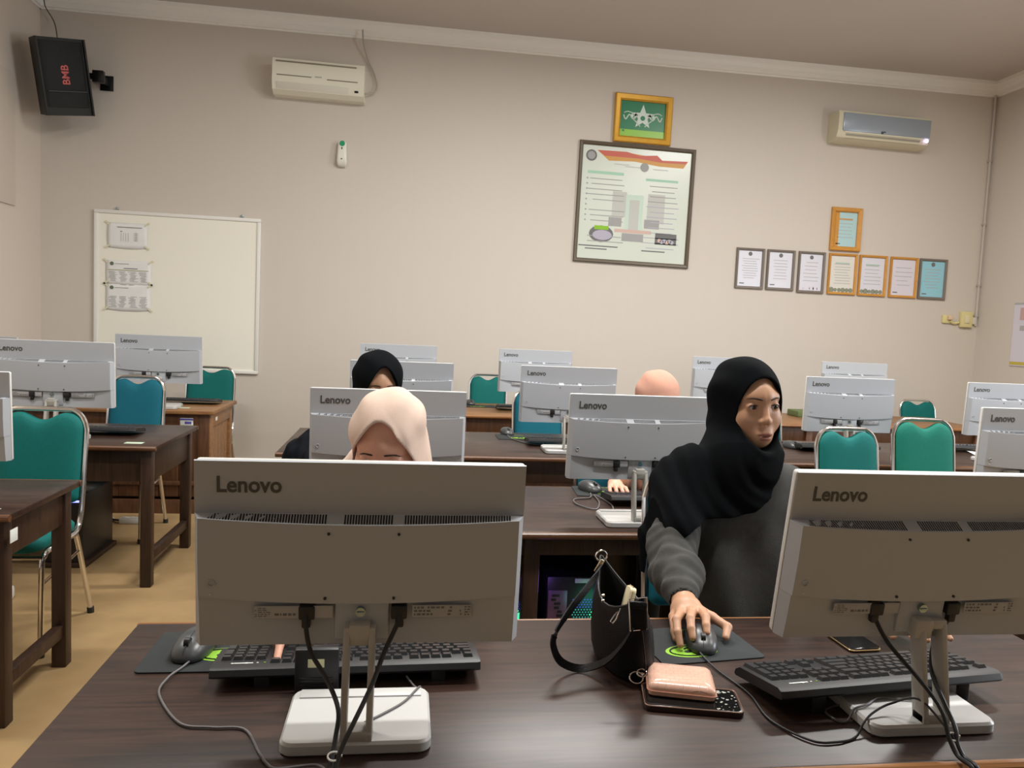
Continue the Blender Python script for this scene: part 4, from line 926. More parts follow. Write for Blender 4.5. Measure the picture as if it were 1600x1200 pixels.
# power strip and loose cables on the floor
t = thing('power_strip', 'white power strip on the floor before the cabinet desk', 'power strip', (-1.80, 5.42, 0))
MB().box((0, 0, 0.02), (0.17, 0.06, 0.04), 0.008).obj('body', M['pale'], t)
for k in (-0.045, 0.0, 0.045): MB().cyl((k, 0, 0.038), (k, 0, 0.042), 0.016, seg=14).obj('socket', M['sticker'], t)
wire('power_cable', 'black cable running on the floor to the white power strip', 'cable', [(-1.89, 5.42, 0.02), (-1.98, 5.47, 0.012), (-2.08, 5.40, 0.012), (-2.2, 5.5, 0.012), (-2.35, 5.45, 0.012)], 0.007, M['cable'])
wire('white_cable', 'white cable curving under the left column desk', 'cable', [(-2.28, 5.45, 0.30), (-2.12, 5.42, 0.17), (-2.00, 5.40, 0.05), (-2.1, 5.38, 0.012), (-2.3, 5.36, 0.012)], 0.006, M['pale'])
wire('white_cable', 'lower white cable lying flat under the left column desk', 'cable', [(-2.35, 5.56, 0.05), (-2.2, 5.52, 0.012), (-2.02, 5.55, 0.012), (-1.92, 5.45, 0.012), (-1.89, 5.43, 0.02)], 0.006, M['pale'])
t = thing('charger', 'white charger on the floor at the left edge', 'charger', (-1.915, 3.98, 0), R(15))
MB().box((0, 0, 0.03), (0.07, 0.07, 0.06), 0.012).obj('body', M['pale'], t)
MB().box((0, -0.036, 0.035), (0.03, 0.004, 0.012), 0.002).obj('port', M['inkdark'], t)
# ---------------------------------------------------------------- signed distance modelling for the figures
def vv(p): return np.asarray(p, np.float32)
def rc(P, a, b, ra, rb):
    a, b = vv(a), vv(b); ab = b - a; pa = P - a
    t = np.clip((pa @ ab) / max(1e-9, float(ab @ ab)), 0, 1)
    return np.linalg.norm(pa - t[:, None] * ab, axis=1) - (ra + (rb - ra) * t)
def ell(P, c, r):
    p = P - vv(c); r = vv(r)
    k0 = np.linalg.norm(p / r, axis=1); k1 = np.linalg.norm(p / (r * r), axis=1) + 1e-9
    return k0 * (k0 - 1.0) / k1
def sm(a, b, k):
    h = np.maximum(k - np.abs(a - b), 0) / k
    return np.minimum(a, b) - h * h * k * 0.25
def smx(a, b, k): return -sm(-a, -b, k)
def chain(P, pts, rs, k=0.004):
    d = None
    for i in range(len(pts) - 1):
        e = rc(P, pts[i], pts[i + 1], rs[i], rs[i + 1]); d = e if d is None else sm(d, e, k)
    return d
def poly2d(x, z, poly):
    poly = np.asarray(poly, np.float32); n = len(poly)
    d = np.full(len(x), 1e9, np.float32); s = np.ones(len(x), np.float32)
    for i in range(n):
        a, b = poly[i], poly[i - 1]; ex, ez = b - a; wx, wz = x - a[0], z - a[1]
        t = np.clip((wx * ex + wz * ez) / (ex * ex + ez * ez + 1e-12), 0, 1)
        d = np.minimum(d, (wx - ex * t) ** 2 + (wz - ez * t) ** 2)
        c1 = z >= a[1]; c2 = z < b[1]; c3 = ex * wz > ez * wx
        s = np.where((c1 & c2 & c3) | (~c1 & ~c2 & ~c3), -s, s)
    return s * np.sqrt(d)
def surface_nets(F, org, h):
    nx, ny, nz = F.shape; I = F < 0
    c = [I[i:nx - 1 + i, j:ny - 1 + j, k:nz - 1 + k] for i in (0, 1) for j in (0, 1) for k in (0, 1)]
    al = c[0].copy(); an = c[0].copy()
    for q_ in c[1:]: al &= q_; an |= q_
    act = np.argwhere(an & ~al); del al, an, c
    idx = np.full((nx - 1, ny - 1, nz - 1), -1, np.int32); idx[act[:, 0], act[:, 1], act[:, 2]] = np.arange(len(act))
    off = np.array([(i, j, k) for i in (0, 1) for j in (0, 1) for k in (0, 1)])
    val = np.stack([F[act[:, 0] + o[0], act[:, 1] + o[1], act[:, 2] + o[2]] for o in off], 1)
    acc = np.zeros((len(act), 3)); cnt = np.zeros(len(act))
    for a in range(8):
        for b in range(a + 1, 8):
            if np.abs(off[a] - off[b]).sum() != 1: continue
            va, vb = val[:, a], val[:, b]; m = (va < 0) != (vb < 0)
            t = np.where(m, va / np.where(m, va - vb, 1), 0)[:, None]
            acc += np.where(m[:, None], off[a] + t * (off[b] - off[a]), 0); cnt += m
    V = (act + acc / cnt[:, None]) * h + org
    quads = []
    for ax in range(3):
        u, v = [(1, 2), (2, 0), (0, 1)][ax]
        sl0 = [slice(1, -1)] * 3; sl1 = [slice(1, -1)] * 3
        sl0[ax] = slice(0, F.shape[ax] - 1); sl1[ax] = slice(1, F.shape[ax])
        A, B = I[tuple(sl0)], I[tuple(sl1)]
        e = np.argwhere(A != B); fl = A[e[:, 0], e[:, 1], e[:, 2]]
        e = e + 1; e[:, ax] -= 1
        du = np.zeros(3, int); du[u] = 1; dv = np.zeros(3, int); dv[v] = 1
        g = lambda p: idx[p[:, 0], p[:, 1], p[:, 2]]
        q4 = np.stack([g(e - du - dv), g(e - dv), g(e), g(e - du)], 1)
        q4[~fl] = q4[~fl][:, ::-1]; quads.append(q4)
    Q = np.concatenate(quads); Q = Q[(Q >= 0).all(1)]
    return V, Q
def sdf_mesh(name, f, lo, hi, h, attr=None, blk=6):
    lo = np.array(lo, float); n = np.ceil((np.array(hi) - lo) / h / blk).astype(int)
    g = np.stack(np.meshgrid(*[np.arange(k) for k in n], indexing='ij'), -1).reshape(-1, 3)
    cen = ((g * blk + blk / 2.0 - 0.5) * h + lo).astype(np.float32)
    dc = np.concatenate([f(cen[i:i + 200000]) for i in range(0, len(cen), 200000)])
    F = np.repeat(np.repeat(np.repeat(np.where(dc > 0, 1, -1).astype(np.float32).reshape(n), blk, 0), blk, 1), blk, 2)
    near = np.argwhere(np.abs(dc) < blk * h * 0.87 * 1.25 + 0.006)[:, 0]
    loc = np.stack(np.meshgrid(*[np.arange(blk)] * 3, indexing='ij'), -1).reshape(-1, 3)
    for i in range(0, len(near), 2000):
        gi = (g[near[i:i + 2000]] * blk)[:, None, :] + loc[None]
        gi = gi.reshape(-1, 3)
        F[gi[:, 0], gi[:, 1], gi[:, 2]] = f((gi * h + lo).astype(np.float32))
    F[0] = F[-1] = 1; F[:, 0] = F[:, -1] = 1; F[:, :, 0] = F[:, :, -1] = 1
    V, Q = surface_nets(F, lo, h)
    me = bpy.data.meshes.new(name)
    me.vertices.add(len(V)); me.vertices.foreach_set('co', V.astype(np.float32).ravel())
    me.loops.add(Q.size); me.loops.foreach_set('vertex_index', Q.astype(np.int32).ravel())
    me.polygons.add(len(Q)); me.polygons.foreach_set('loop_start', np.arange(0, Q.size, 4, dtype=np.int32)); me.polygons.foreach_set('loop_total', np.full(len(Q), 4, np.int32))
    me.update(calc_edges=True)
    if attr is not None:
        a = me.attributes.new('tint', 'FLOAT', 'POINT'); a.data.foreach_set('value', attr(V.astype(np.float32)).astype(np.float32))
    me.polygons.foreach_set('use_smooth', [True] * len(Q))
    return me
def wob(P, s, seed=0):
    """cheap smooth noise: sum of oblique sines"""
    r = np.random.RandomState(seed); out = 0
    for k in range(5):
        d = r.normal(size=3); d /= np.linalg.norm(d)
        out = out + np.sin(P @ vv(d * s * (0.6 + 0.25 * k)) + r.uniform(0, 6.3)) / 5
    return out.astype(np.float32)

class Head:
    def __init__(s, c, yaw, pitch, roll=0, sc=1.0):
        s.c = vv(c); s.sc = sc
        s.M = np.array((Matrix.Rotation(R(yaw), 3, 'Z') @ Matrix.Rotation(R(pitch), 3, 'X') @ Matrix.Rotation(R(roll), 3, 'Y')), np.float32)
    def loc(s, P): return ((P - s.c) @ s.M) / s.sc
    def w(s, p): return s.c + s.M @ vv(p) * s.sc
def head_sdf(L, eyes_open=True):
    A = L.copy(); A[:, 0] = np.abs(A[:, 0])                      # left-right symmetric
    d = ell(A, (0, .012, .035), (.0735, .094, .084))
    d = sm(d, ell(A, (0, -.028, -.025), (.0615, .060, .072)), .035)
    d = sm(d, ell(A, (0, -.040, -.066), (.043, .046, .040)), .030)
    d = sm(d, rc(A, (0, -.076, -.089), (.010, -.072, -.089), .0165, .0145), .022)
    d = sm(d, ell(A, (.041, -.053, -.030), (.027, .027, .030)), .030)      # cheeks
    d = sm(d, rc(A, (.008, -.0795, .033), (.046, -.062, .033), .0085, .008), .024)
    d = sm(d, ell(A, (0, -.0735, .034), (.022, .012, .026)), .02)
    d = smx(d, -ell(A, (.036, -.105, .010), (.020, .020, .0125)), .014)    # eye sockets
    d = sm(d, rc(A, (0, -.081, .016), (0, -.1000, -.022), .0068, .0085), .015)
    d = sm(d, ell(A, (0, -.1005, -.0285), (.0100, .0100, .0090)), .009)
    d = sm(d, ell(A, (.0125, -.0920, -.031), (.0072, .0090, .0065)), .008)
    d = smx(d, -ell(A, (.0060, -.0985, -.0390), (.0038, .0050, .0032)), .004)
    d = sm(d, ell(A, (0, -.079, -.071), (.027, .018, .020)), .024)          # muzzle
    d = sm(d, ell(A, (.0065, -.0940, -.0645), (.0150, .0068, .0056)), .007)
    d = sm(d, ell(A, (0, -.0932, -.0775), (.0175, .0078, .0070)), .008)
    d = smx(d, -ell(A, (0, -.1005, -.0705), (.0165, .0085, .0024)), .003)
    if eyes_open:
        d = sm(d, ell(A, (.034, -.0735, .0085), (.0165, .0150, .0135)), .004)
        d = smx(d, -ell(A, (.0335, -.092, .0080), (.0156, .0140, .0064)), .0025)
    else:
        d = sm(d, ell(A, (.034, -.0745, .0085), (.0165, .0150, .0130)), .005)
        d = smx(d, -ell(A, (.034, -.093, .0015), (.0130, .0050, .0010)), .003)
    d = sm(d, ell(A, (.0755, .012, -.005), (.006, .017, .028)), .006)       # ears, under the scarf
    return d
def hijab_cap(L, a=.064, b=.097, zc=-.012, tent=0.0, vol=0.0):
    A = L.copy(); A[:, 0] = np.abs(A[:, 0])
    d = ell(A, (0, .018, .037 + vol * .5), (.091 + vol, .112 + vol, .097 + vol))
    d = sm(d, ell(A, (0, -.018, -.036), (.081, .078, .094)), .03)
    d = sm(d, ell(A, (0, .058, -.035), (.076 + vol, .075, .095)), .04)
    d = sm(d, rc(A, (0, -.020, -.095), (0, .0, -.20), .068, .095), .03)
    f = 0.0022 * np.sin(L[:, 2] * 62 + L[:, 0] * 55 + 12 * L[:, 1]) * np.clip((L[:, 1] + .09) / .1, 0, 1)
    d = d + f
    up = np.clip((A[:, 2] - zc) / b, 0, 1.5)
    aa = a * (1 - tent * up) * 1.0
    rr = np.sqrt((A[:, 0] / np.maximum(aa, .01)) ** 2 + ((A[:, 2] - zc) / b) ** 2)
    o2 = (rr - 1) * a * 0.8
    carve = np.maximum(o2, A[:, 1] - .012)
    return smx(d, -carve, .007)
def front_hit(H, x, z, eo=True):
    """point of the face skin at local (x, z)"""
    ys = np.linspace(-.15, .02, 700).astype(np.float32)
    d = head_sdf(np.stack([np.full(700, x, np.float32), ys, np.full(700, z, np.float32)], 1), eo)
    k = int(np.argmax(d < 0)); return Vector((x, float(ys[k]), z))

def skin_mat(name, col, lip):
    x = NT(name); b = x.b
    at = x.n('ShaderNodeAttribute', attribute_name='tint')
    tc = x.n('ShaderNodeTexCoord'); nz = x.n('ShaderNodeTexNoise', Scale=55.0, Detail=4.0); x.l(tc.outputs['Object'], nz.inputs['Vector'])
    m0 = x.n('ShaderNodeMix', data_type='RGBA'); m0.inputs['A'].default_value = (*[c * .93 for c in col], 1); m0.inputs['B'].default_value = (*[c * 1.07 for c in col], 1); x.l(nz.outputs['Fac'], m0.inputs['Factor'])
    m1 = x.n('ShaderNodeMix', data_type='RGBA'); x.l(at.outputs['Fac'], m1.inputs['Factor']); x.l(m0.outputs['Result'], m1.inputs['A']); m1.inputs['B'].default_value = (*lip, 1)
    x.l(m1.outputs['Result'], b.inputs['Base Color'])
    b.inputs['Roughness'].default_value = 0.46; b.inputs['Specular IOR Level'].default_value = 0.45
    b.inputs['Subsurface Weight'].default_value = 0.12; b.inputs['Subsurface Radius'].default_value = (0.012, 0.005, 0.003); b.inputs['Subsurface Scale'].default_value = 0.6
    return x.m
SKIN = skin_mat('warm_skin', (0.50, 0.275, 0.165), (0.27, 0.085, 0.07))
SKIN2 = skin_mat('rosy_skin', (0.66, 0.34, 0.235), (0.42, 0.14, 0.11))
def cloth(name, col, rough=0.85, bump=0.25, scale=420, sheen=0.25, var=0.12, spec=0.2):
    return mat(name, col, rough, var=var, scale=60, bump=bump, bscale=scale, sheen=sheen, spec=spec)
EYEW = mat('eye_white', (0.50, 0.46, 0.43), 0.25); EYEI = mat('dark_iris', (0.012, 0.007, 0.005), 0.15); EYEP = mat('pupil', (0.003, 0.003, 0.003), 0.1)
BROW = mat('brow_hair', (0.035, 0.02, 0.013), 0.8, bump=0.6, scale=300)
SKIRT = cloth('black_skirt_cloth', (0.012, 0.012, 0.013)); SHOE = mat('dark_shoe', (0.02, 0.018, 0.018), 0.5)
def add_face(t, H, eo, gaze, droop=0.0):
    """eyes, lashes and brows as children of the figure"""
    for sx in (-1, 1):
        if eo:
            c = Vector((sx * .0335, -.0735, .0080)); g = Vector(gaze).normalized(); a = g.orthogonal().normalized(); b = g.cross(a); r = .0135
            m = MB(); rings = []
            angs = [2, 13, 13.01, 31, 31.01, 48, 70, 95, 120, 150, 176]
            for an in angs:
                rings.append([H.w(c + (g * math.cos(R(an)) + (a * math.cos(2 * math.pi * k / 16) + b * math.sin(2 * math.pi * k / 16)) * math.sin(R(an))) * r) for k in range(16)])
            V = [[m.bm.verts.new(p.tolist()) for p in q_] for q_ in rings]
            m.bm.faces.new(V[0]).material_index = 2
            for i in range(len(V) - 1):
                for k in range(16): m.bm.faces.new((V[i][k], V[i][(k + 1) % 16], V[i + 1][(k + 1) % 16], V[i + 1][k])).material_index = 2 if i < 1 else (1 if i < 3 else 0)
            m.obj('eye', [EYEW, EYEI, EYEP], t, 80)
        m = MB(); pts = []
        for k in range(9):
            u = k / 8; x = .0135 + .0370 * u; z = .0285 + .0038 * math.sin(u * math.pi * 0.85) - .003 * max(0, u - .6) - droop * u
            p = front_hit(H, sx * x, z, eo); pts.append(Vector(H.w((p.x, p.y - .0004, p.z)).tolist()))
        m.tube(pts, .0019 * H.sc, 6, 2, rs=[.0020, .0028, .0027, .0023, .0017, .0008]); m.obj('eyebrow', BROW, t)
        m = MB(); pts = []
        for k in range(8):
            u = k / 7; x = .0205 + .0275 * u; z = (.0135 - .0045 * (2 * u - 0.95) ** 2 - .001 * u) if eo else (.0015 + .0022 * (2 * u - 1) ** 2)
            p = front_hit(H, sx * x, z + (.001 if eo else 0), eo); pts.append(Vector(H.w((p.x, p.y - .0005, p.z)).tolist()))
        m.tube(pts, .0013 * H.sc, 5, 2, rs=[.0008, .0015, .0018, .0019, .0017, .0011]); m.obj('eyelashes', BROW, t)

def fingers(P, palm_from, mcp, tips, r=.0082):
    """mcp: base knuckles; tips: lists of (pip, dip, tip) for each finger"""
    d = None
    for (b, js) in zip(mcp, tips):
        rs = [r * 1.12, r * 1.02, r * .93, r * .80] if len(js) == 3 else [r * 1.2, r * 1.02, r * .85]
        e = chain(P, [b] + list(js), rs, .003); d = e if d is None else sm(d, e, .0022)
    pl = None
    for b in mcp:
        m_ = vv(palm_from) * .5 + vv(b) * .5
        e = chain(P, [palm_from, m_, b], [.0215, .0165, .0105], .012); pl = e if pl is None else sm(pl, e, .016)
    return sm(d, pl, .007)

def person(name, label, H, eo, gaze, skin, scarf, shirt, tx, ty, sh, arms, hands, hem, h=0.003, cap={}, wr=1.0, torso_r=(.185, .118), fall=None, pleat=0.0, droop=0.0):
    """tx,ty: torso axis; sh: shoulder height; arms: [(shoulder, elbow, wrist)...]; hands: sdf function; hem: outline of the draped scarf in (x, z)"""
    t = thing(name, label, 'person', (tx, ty, 0))
    inv = Matrix.Translation((-tx, -ty, 0))
    def put(o): o.matrix_parent_inverse = inv; return o
    nk0 = H.w((0, .030, -.075)); nk1 = vv((tx, ty + .015, sh + .03))
    def body(P):
        d = head_sdf(H.loc(P), eo) * H.sc
        d = sm(d, rc(P, nk0, nk1, .050, .054), .025)
        d = sm(d, ell(P, (tx, ty, sh - .13), (torso_r[0] * .8, torso_r[1] * .78, .17)), .05)
        d = sm(d, ell(P, (tx, ty - .02, .66), (.12, .09, .16)), .06)
        for s_, e_, w_ in arms:
            d = sm(d, chain(P, [s_, e_, w_], [.045, .038, .0235], .02), .03)
        if hands is not None: d = sm(d, hands(P), .012)
        return d
    def lips(V):
        L = H.loc(V); A = L.copy(); A[:, 0] = np.abs(A[:, 0])
        u = np.minimum(ell(A, (.0070, -.0965, -.0655), (.0160, .012, .0043)), ell(A, (0, -.0965, -.0775), (.0185, .012, .0058)))
        return np.clip(-u / .0015 + .5, 0, 1) * 0.9
    pts = [H.c] + [vv(p) for a_ in arms for p in a_]
    lo = np.min(pts, 0) - np.array((.16, .23, .16)); hi = np.max(pts, 0) + .16
    lo[2] = min(lo[2], .56); lo[1] = min(lo[1], ty - .2); hi[1] = max(hi[1], ty + .16)
    lo[0] = min(lo[0], tx - .22); hi[0] = max(hi[0], tx + .22)
    put(link('body', sdf_mesh('body', body, lo, hi, h, lips), skin, t))
    add_face(t, H, eo, gaze, droop)
    for o in list(t.children):
        if o.name.split('.')[0] in ('eye', 'eyebrow', 'eyelashes'): put(o)
    def torso(P):
        d = ell(P, (tx, ty + .005, sh - .16), (torso_r[0], torso_r[1], .22))
        d = sm(d, ell(P, (tx, ty - .02, .70), (.165, .128, .20)), .08)
        d = sm(d, rc(P, (tx - .14, ty + .01, sh - .022), (tx + .14, ty + .01, sh - .040), .052, .050), .05)
        return d
    def sleeves(P):
        d = None
        for s_, e_, w_ in arms:
            s_, e_, w_ = vv(s_), vv(e_), vv(w_); v = (w_ - e_) / np.linalg.norm(w_ - e_)
            cu = w_ - v * .035
            e = chain(P, [s_, e_, e_ + (w_ - e_) * .45, cu], [.066 * wr, .064 * wr, .062 * wr, .045 * wr], .03)
            ax = (P - e_) @ v.astype(np.float32)
            e = e + .0042 * wr * np.sin(ax * 70 + P[:, 2] * 55 + P[:, 0] * 50 + 4.2 * wob(P, 24, 3)) * np.clip(1.2 - np.abs(ax - .08) / .2, 0, 1) + .0095 * wob(P, 36, 5) + .003 * wob(P, 80, 15) + .0012 * np.sin(ax * 190 + 4 * wob(P, 30, 11))
            e = sm(e, rc(P, cu - v * .012, w_ - v * .004, .037, .0345), .008)
            e = smx(e, -rc(P, w_ - v * .02, w_ + v * .05, .0285, .030), .003)
            d = e if d is None else np.minimum(d, e)
        return d
    def top(P):
        d = torso(P) + .008 * wob(P, 22, 2) + .010 * np.sin(P[:, 0] * 40 + P[:, 2] * 9 + 2.4 * wob(P, 11, 9)) * np.clip((sh - .1 - P[:, 2]) / .15, 0, 1)
        return sm(d, sleeves(P), .02)
    lo2 = lo.copy(); lo2[2] = .54
    put(link('sweatshirt' if wr >= 1 else 'blouse', sdf_mesh('sweatshirt', top, lo2, hi, max(h, .0035) + .0005), shirt, t))
    hx, hz = float(nk1[0]), float(nk1[2])
    def drape(P):
        d = torso(P)
        for s_, e_, w_ in arms: d = sm(d, chain(P, [s_, vv(s_) * .25 + vv(e_) * .75], [.070 * wr, .072 * wr], .03), .05)
        if fall: d = sm(d, chain(P, fall, [.055, .045, .036], .03), .04)
        d = sm(d, rc(P, nk0, nk1 + vv((0, -.01, .0)), .072, .10), .06)
        rad = np.sqrt((P[:, 0] - hx - .04) ** 2 + 0.8 * (P[:, 2] - hz - .02) ** 2)
        fold = .0048 * np.sin(rad * 66 + 3.2 * wob(P, 8, 4)) + .0020 * np.sin(rad * 150 + 4 * wob(P, 12, 8)) + .004 * wob(P, 18, 12)
        return d - .017 - fold * np.clip((rad - .03) / .05, 0, 1)
    def scarf_f(P):
        d = np.maximum(drape(P), poly2d(P[:, 0], P[:, 2], hem) + .002 * wob(P, 40, 6))
        L = H.loc(P)
        c = hijab_cap(L, **cap) * H.sc + .0018 * wob(P, 42, 7)
        if pleat:
            c = sm(c, ell(L, (.040, .012, -.075), (.062, .075, .105)) * H.sc, .03)
            m_ = np.clip((L[:, 0] - .005) / .06, 0, 1) * np.clip((.10 - L[:, 2]) / .10, 0, 1)
            c = c - pleat * m_ * np.sin(L[:, 0] * 190 + L[:, 2] * 45 + 1.4 * wob(L, 20, 3)) - .45 * pleat * np.sin(L[:, 2] * 75 - L[:, 0] * 55 + 2 * wob(L, 14, 5)) * (1 - m_)
        d = sm(d, c, .022)
        A = L.copy(); A[:, 0] = np.abs(A[:, 0]); a = cap.get('a', .064); b = cap.get('b', .097); zc = cap.get('zc', -.012); tent = cap.get('tent', 0)
        up = np.clip((A[:, 2] - zc) / b, 0, 1.5); aa = np.maximum(a * (1 - tent * up), .01)
        o2 = (np.sqrt((A[:, 0] / aa) ** 2 + ((A[:, 2] - zc) / b) ** 2) - 1) * a * .8
        d = d - .0022 * np.clip(1 - np.abs(o2 - .005) / .007, 0, 1) * (A[:, 1] < .03)      # turned hem round the face
        return smx(d, -np.maximum(o2, A[:, 1] - .012) * H.sc, .005)
    hm = np.array(hem)
    lo3 = np.array([min(hm[:, 0].min(), H.c[0] - .16), ty - .32, hm[:, 1].min() - .02]); hi3 = np.array([max(hm[:, 0].max(), H.c[0] + .16), ty + .26, H.c[2] + .17])
    put(link('headscarf', sdf_mesh('headscarf', scarf_f, lo3, hi3, max(h, .0035)), scarf, t))
    def low(P):
        d = ell(P, (tx, ty + .0, .615), (.175, .15, .115))
        for s in (-1, 1):
            d = sm(d, rc(P, (tx + s * .07, ty - .03, .58), (tx + s * .10, ty - .40, .535), .085, .062), .04)
            d = sm(d, rc(P, (tx + s * .10, ty - .40, .53), (tx + s * .10, ty - .36, .10), .062, .05), .04)
        return d
    put(link('skirt', sdf_mesh('skirt', low, (tx - .24, ty - .50, .03), (tx + .24, ty + .19, .76), .009), SKIRT, t))
    for s in (-1, 1):
        def shoe(P): return sm(rc(P, (tx + s * .10, ty - .36, .045), (tx + s * .105, ty - .53, .032), .040, .030), ell(P, (tx + s * .10, ty - .35, .07), (.04, .05, .06)), .02)
        put(link('shoe', sdf_mesh('shoe', shoe, (tx + s * .10 - .06, ty - .6, .0), (tx + s * .10 + .06, ty - .28, .14), .008), SHOE, t))
    return t

BLACKSCARF = cloth('black_scarf_cloth', (0.0032, 0.0040, 0.0050), 0.95, 0.15, 500, 0.0, spec=0.08)
CREAM = cloth('cream_scarf_cloth', (0.68, 0.52, 0.43), 0.85, 0.12, 500, 0.05, 0.05)
PEACH = cloth('peach_scarf_cloth', (0.54, 0.29, 0.215), 0.85, 0.12, 500, 0.05, 0.05)
GREY = cloth('grey_sweatshirt_fleece', (0.060, 0.059, 0.055), 0.95, 0.28, 420, 0.06, 0.22)
DARK = cloth('black_jacket_cloth', (0.005, 0.006, 0.009), 0.9, 0.2, 420, 0.0, spec=0.1); ROSE = cloth('tan_blouse_cloth', (0.42, 0.19, 0.11), 0.8, 0.3, 160, 0.1, 0.25); PINKB = cloth('beige_blouse_cloth', (0.5, 0.36, 0.30))

# --- the woman in grey at the front right desk
Hd = Head((0.980, 2.10, 1.252), 8, 4, -2, 1.03)
rw = (0.684, 1.748, 0.806); lw = (1.190, 1.690, 0.806)
def handsA(P):
    d = fingers(P, (0.684, 1.738, 0.803),
                [(0.640, 1.684, .786), (0.648, 1.662, .802), (0.672, 1.655, .808), (0.699, 1.660, .807)],
                [[(0.630, 1.652, .784), (0.624, 1.630, .772), (0.622, 1.612, .763)],
                 [(0.622, 1.618, .806), (0.616, 1.590, .788), (0.617, 1.572, .766)],
                 [(0.651, 1.609, .812), (0.645, 1.586, .798), (0.644, 1.571, .783)],
                 [(0.690, 1.616, .811), (0.683, 1.594, .801), (0.680, 1.581, .790)]], .0096)
    th = chain(P, [(0.697, 1.712, .796), (0.728, 1.668, .790), (0.752, 1.634, .780), (0.737, 1.608, .767)], [.0165, .0115, .0100, .0082], .005)
    d = sm(d, th, .008)
    e = fingers(P, (1.190, 1.685, 0.803),
                [(1.160, 1.618, .803), (1.183, 1.612, .806), (1.205, 1.614, .804), (1.224, 1.624, .799)],
                [[(1.152, 1.580, .806), (1.150, 1.558, .797), (1.150, 1.545, .787)],
                 [(1.180, 1.570, .808), (1.180, 1.547, .798), (1.181, 1.534, .786)],
                 [(1.211, 1.572, .806), (1.214, 1.550, .797), (1.216, 1.538, .786)],
                 [(1.240, 1.585, .800), (1.246, 1.562, .791), (1.248, 1.548, .782)]], .0082)
    e = sm(e, chain(P, [(1.172, 1.668, .797), (1.140, 1.630, .790), (1.124, 1.598, .783), (1.126, 1.575, .778)], [.0155, .0112, .0098, .008], .005), .008)
    return np.minimum(d, e)
hemA = [(1.10, 1.20), (1.065, 1.135), (1.035, 1.075), (1.005, 1.008), (0.955, 0.968), (0.886, 0.950), (0.815, 0.946), (0.775, 0.936), (0.742, 0.915), (0.722, 0.880), (0.712, 0.80), (0.712, 0.742), (0.690, 0.74), (0.690, 1.20), (0.85, 1.45), (1.12, 1.45)]
person('person', 'woman in grey sweatshirt and black headscarf with her hand on a mouse', Hd, True, (0.12, -1, -.10), SKIN, BLACKSCARF, GREY, 0.965, 2.08, 1.065,
       [((0.805, 2.09, 1.03), (0.728, 1.955, .862), rw), ((1.122, 2.09, 1.008), (1.205, 1.97, .85), lw)], handsA, hemA, h=0.0026, fall=[(.790, 2.12, .98), (.768, 2.14, .86), (.755, 2.15, .74)], cap=dict(a=.0635, b=.096, zc=-.013))
# --- the woman in the cream scarf
Hb = Head((-0.040, 2.01, 1.124), -12, 22, 0, 1.07)
def handsB(P):
    d = fingers(P, (-0.232, 1.665, .810), [(-0.262, 1.606, .808), (-0.242, 1.596, .812), (-0.223, 1.590, .812), (-0.201, 1.602, .809)],
                [[(-0.266, 1.588, .800), (-0.264, 1.596, .788), (-0.262, 1.606, .784)], [(-0.245, 1.575, .806), (-0.246, 1.580, .790), (-0.246, 1.592, .785)],
                 [(-0.225, 1.540, .818), (-0.227, 1.505, .808), (-0.228, 1.477, .790)], [(-0.198, 1.580, .802), (-0.197, 1.588, .789), (-0.197, 1.600, .785)]], .0088)
    d = sm(d, chain(P, [(-0.214, 1.655, .803), (-0.185, 1.625, .797), (-0.176, 1.605, .791), (-0.185, 1.590, .787)], [.0155, .0112, .0098, .008], .005), .008)
    e = fingers(P, (0.085, 1.740, .806), [(0.055, 1.672, .805), (0.076, 1.666, .808), (0.097, 1.668, .806), (0.115, 1.678, .802)],
                [[(0.050, 1.635, .808), (0.049, 1.615, .797), (0.049, 1.603, .785)], [(0.075, 1.626, .810), (0.075, 1.606, .799), (0.075, 1.594, .785)], [(0.101, 1.628, .808), (0.103, 1.608, .798), (0.103, 1.597, .785)], [(0.126, 1.642, .803), (0.130, 1.622, .795), (0.131, 1.611, .785)]], .0082)
    return np.minimum(d, e)
hemB = [(-.26, .98), (-.14, .93), (.0, .90), (.12, .94), (.22, .99), (.24, 1.06), (.13, 1.32), (-.20, 1.32), (-.26, 1.05)]
person('person', 'woman in cream headscarf looking down behind the front left monitor', Hb, False, (0, -1, 0), SKIN2, CREAM, PINKB, -0.045, 2.12, 0.99,
       [((-.20, 2.12, .955), (-.29, 1.95, .83), (-0.232, 1.675, .812)), ((.11, 2.12, .955), (.17, 1.96, .83), (0.085, 1.750, .808))], handsB, hemB, h=0.003, cap=dict(a=.079, b=.120, zc=-.020, tent=.40, vol=.002), wr=.9, pleat=.0045, droop=.013)
# --- the woman in the black scarf, second row
Hc = Head((-0.122, 3.475, 1.148), 16, 10, 0, 1.06)
def handsC(P):
    return sm(ell(P, (-.22, 3.10, .80), (.035, .06, .018)), ell(P, (.05, 3.10, .80), (.035, .06, .018)), .004)
hemC = [(-.34, 1.0), (-.2, .95), (0, .95), (.12, 1.0), (.14, 1.08), (.05, 1.36), (-.28, 1.36), (-.34, 1.08)]
person('person', 'woman in black headscarf, only brow and eyes above the second row monitor', Hc, False, (0, -1, 0), SKIN, BLACKSCARF, DARK, -0.13, 3.50, 1.03,
       [((-.29, 3.49, .99), (-.445, 3.42, .845), (-.23, 3.17, .802)), ((.03, 3.49, .99), (.11, 3.40, .84), (.05, 3.17, .802))], handsC, hemC, h=0.0042, cap=dict(a=.066, b=.118, zc=-.014, tent=.25, vol=.014), droop=.005)
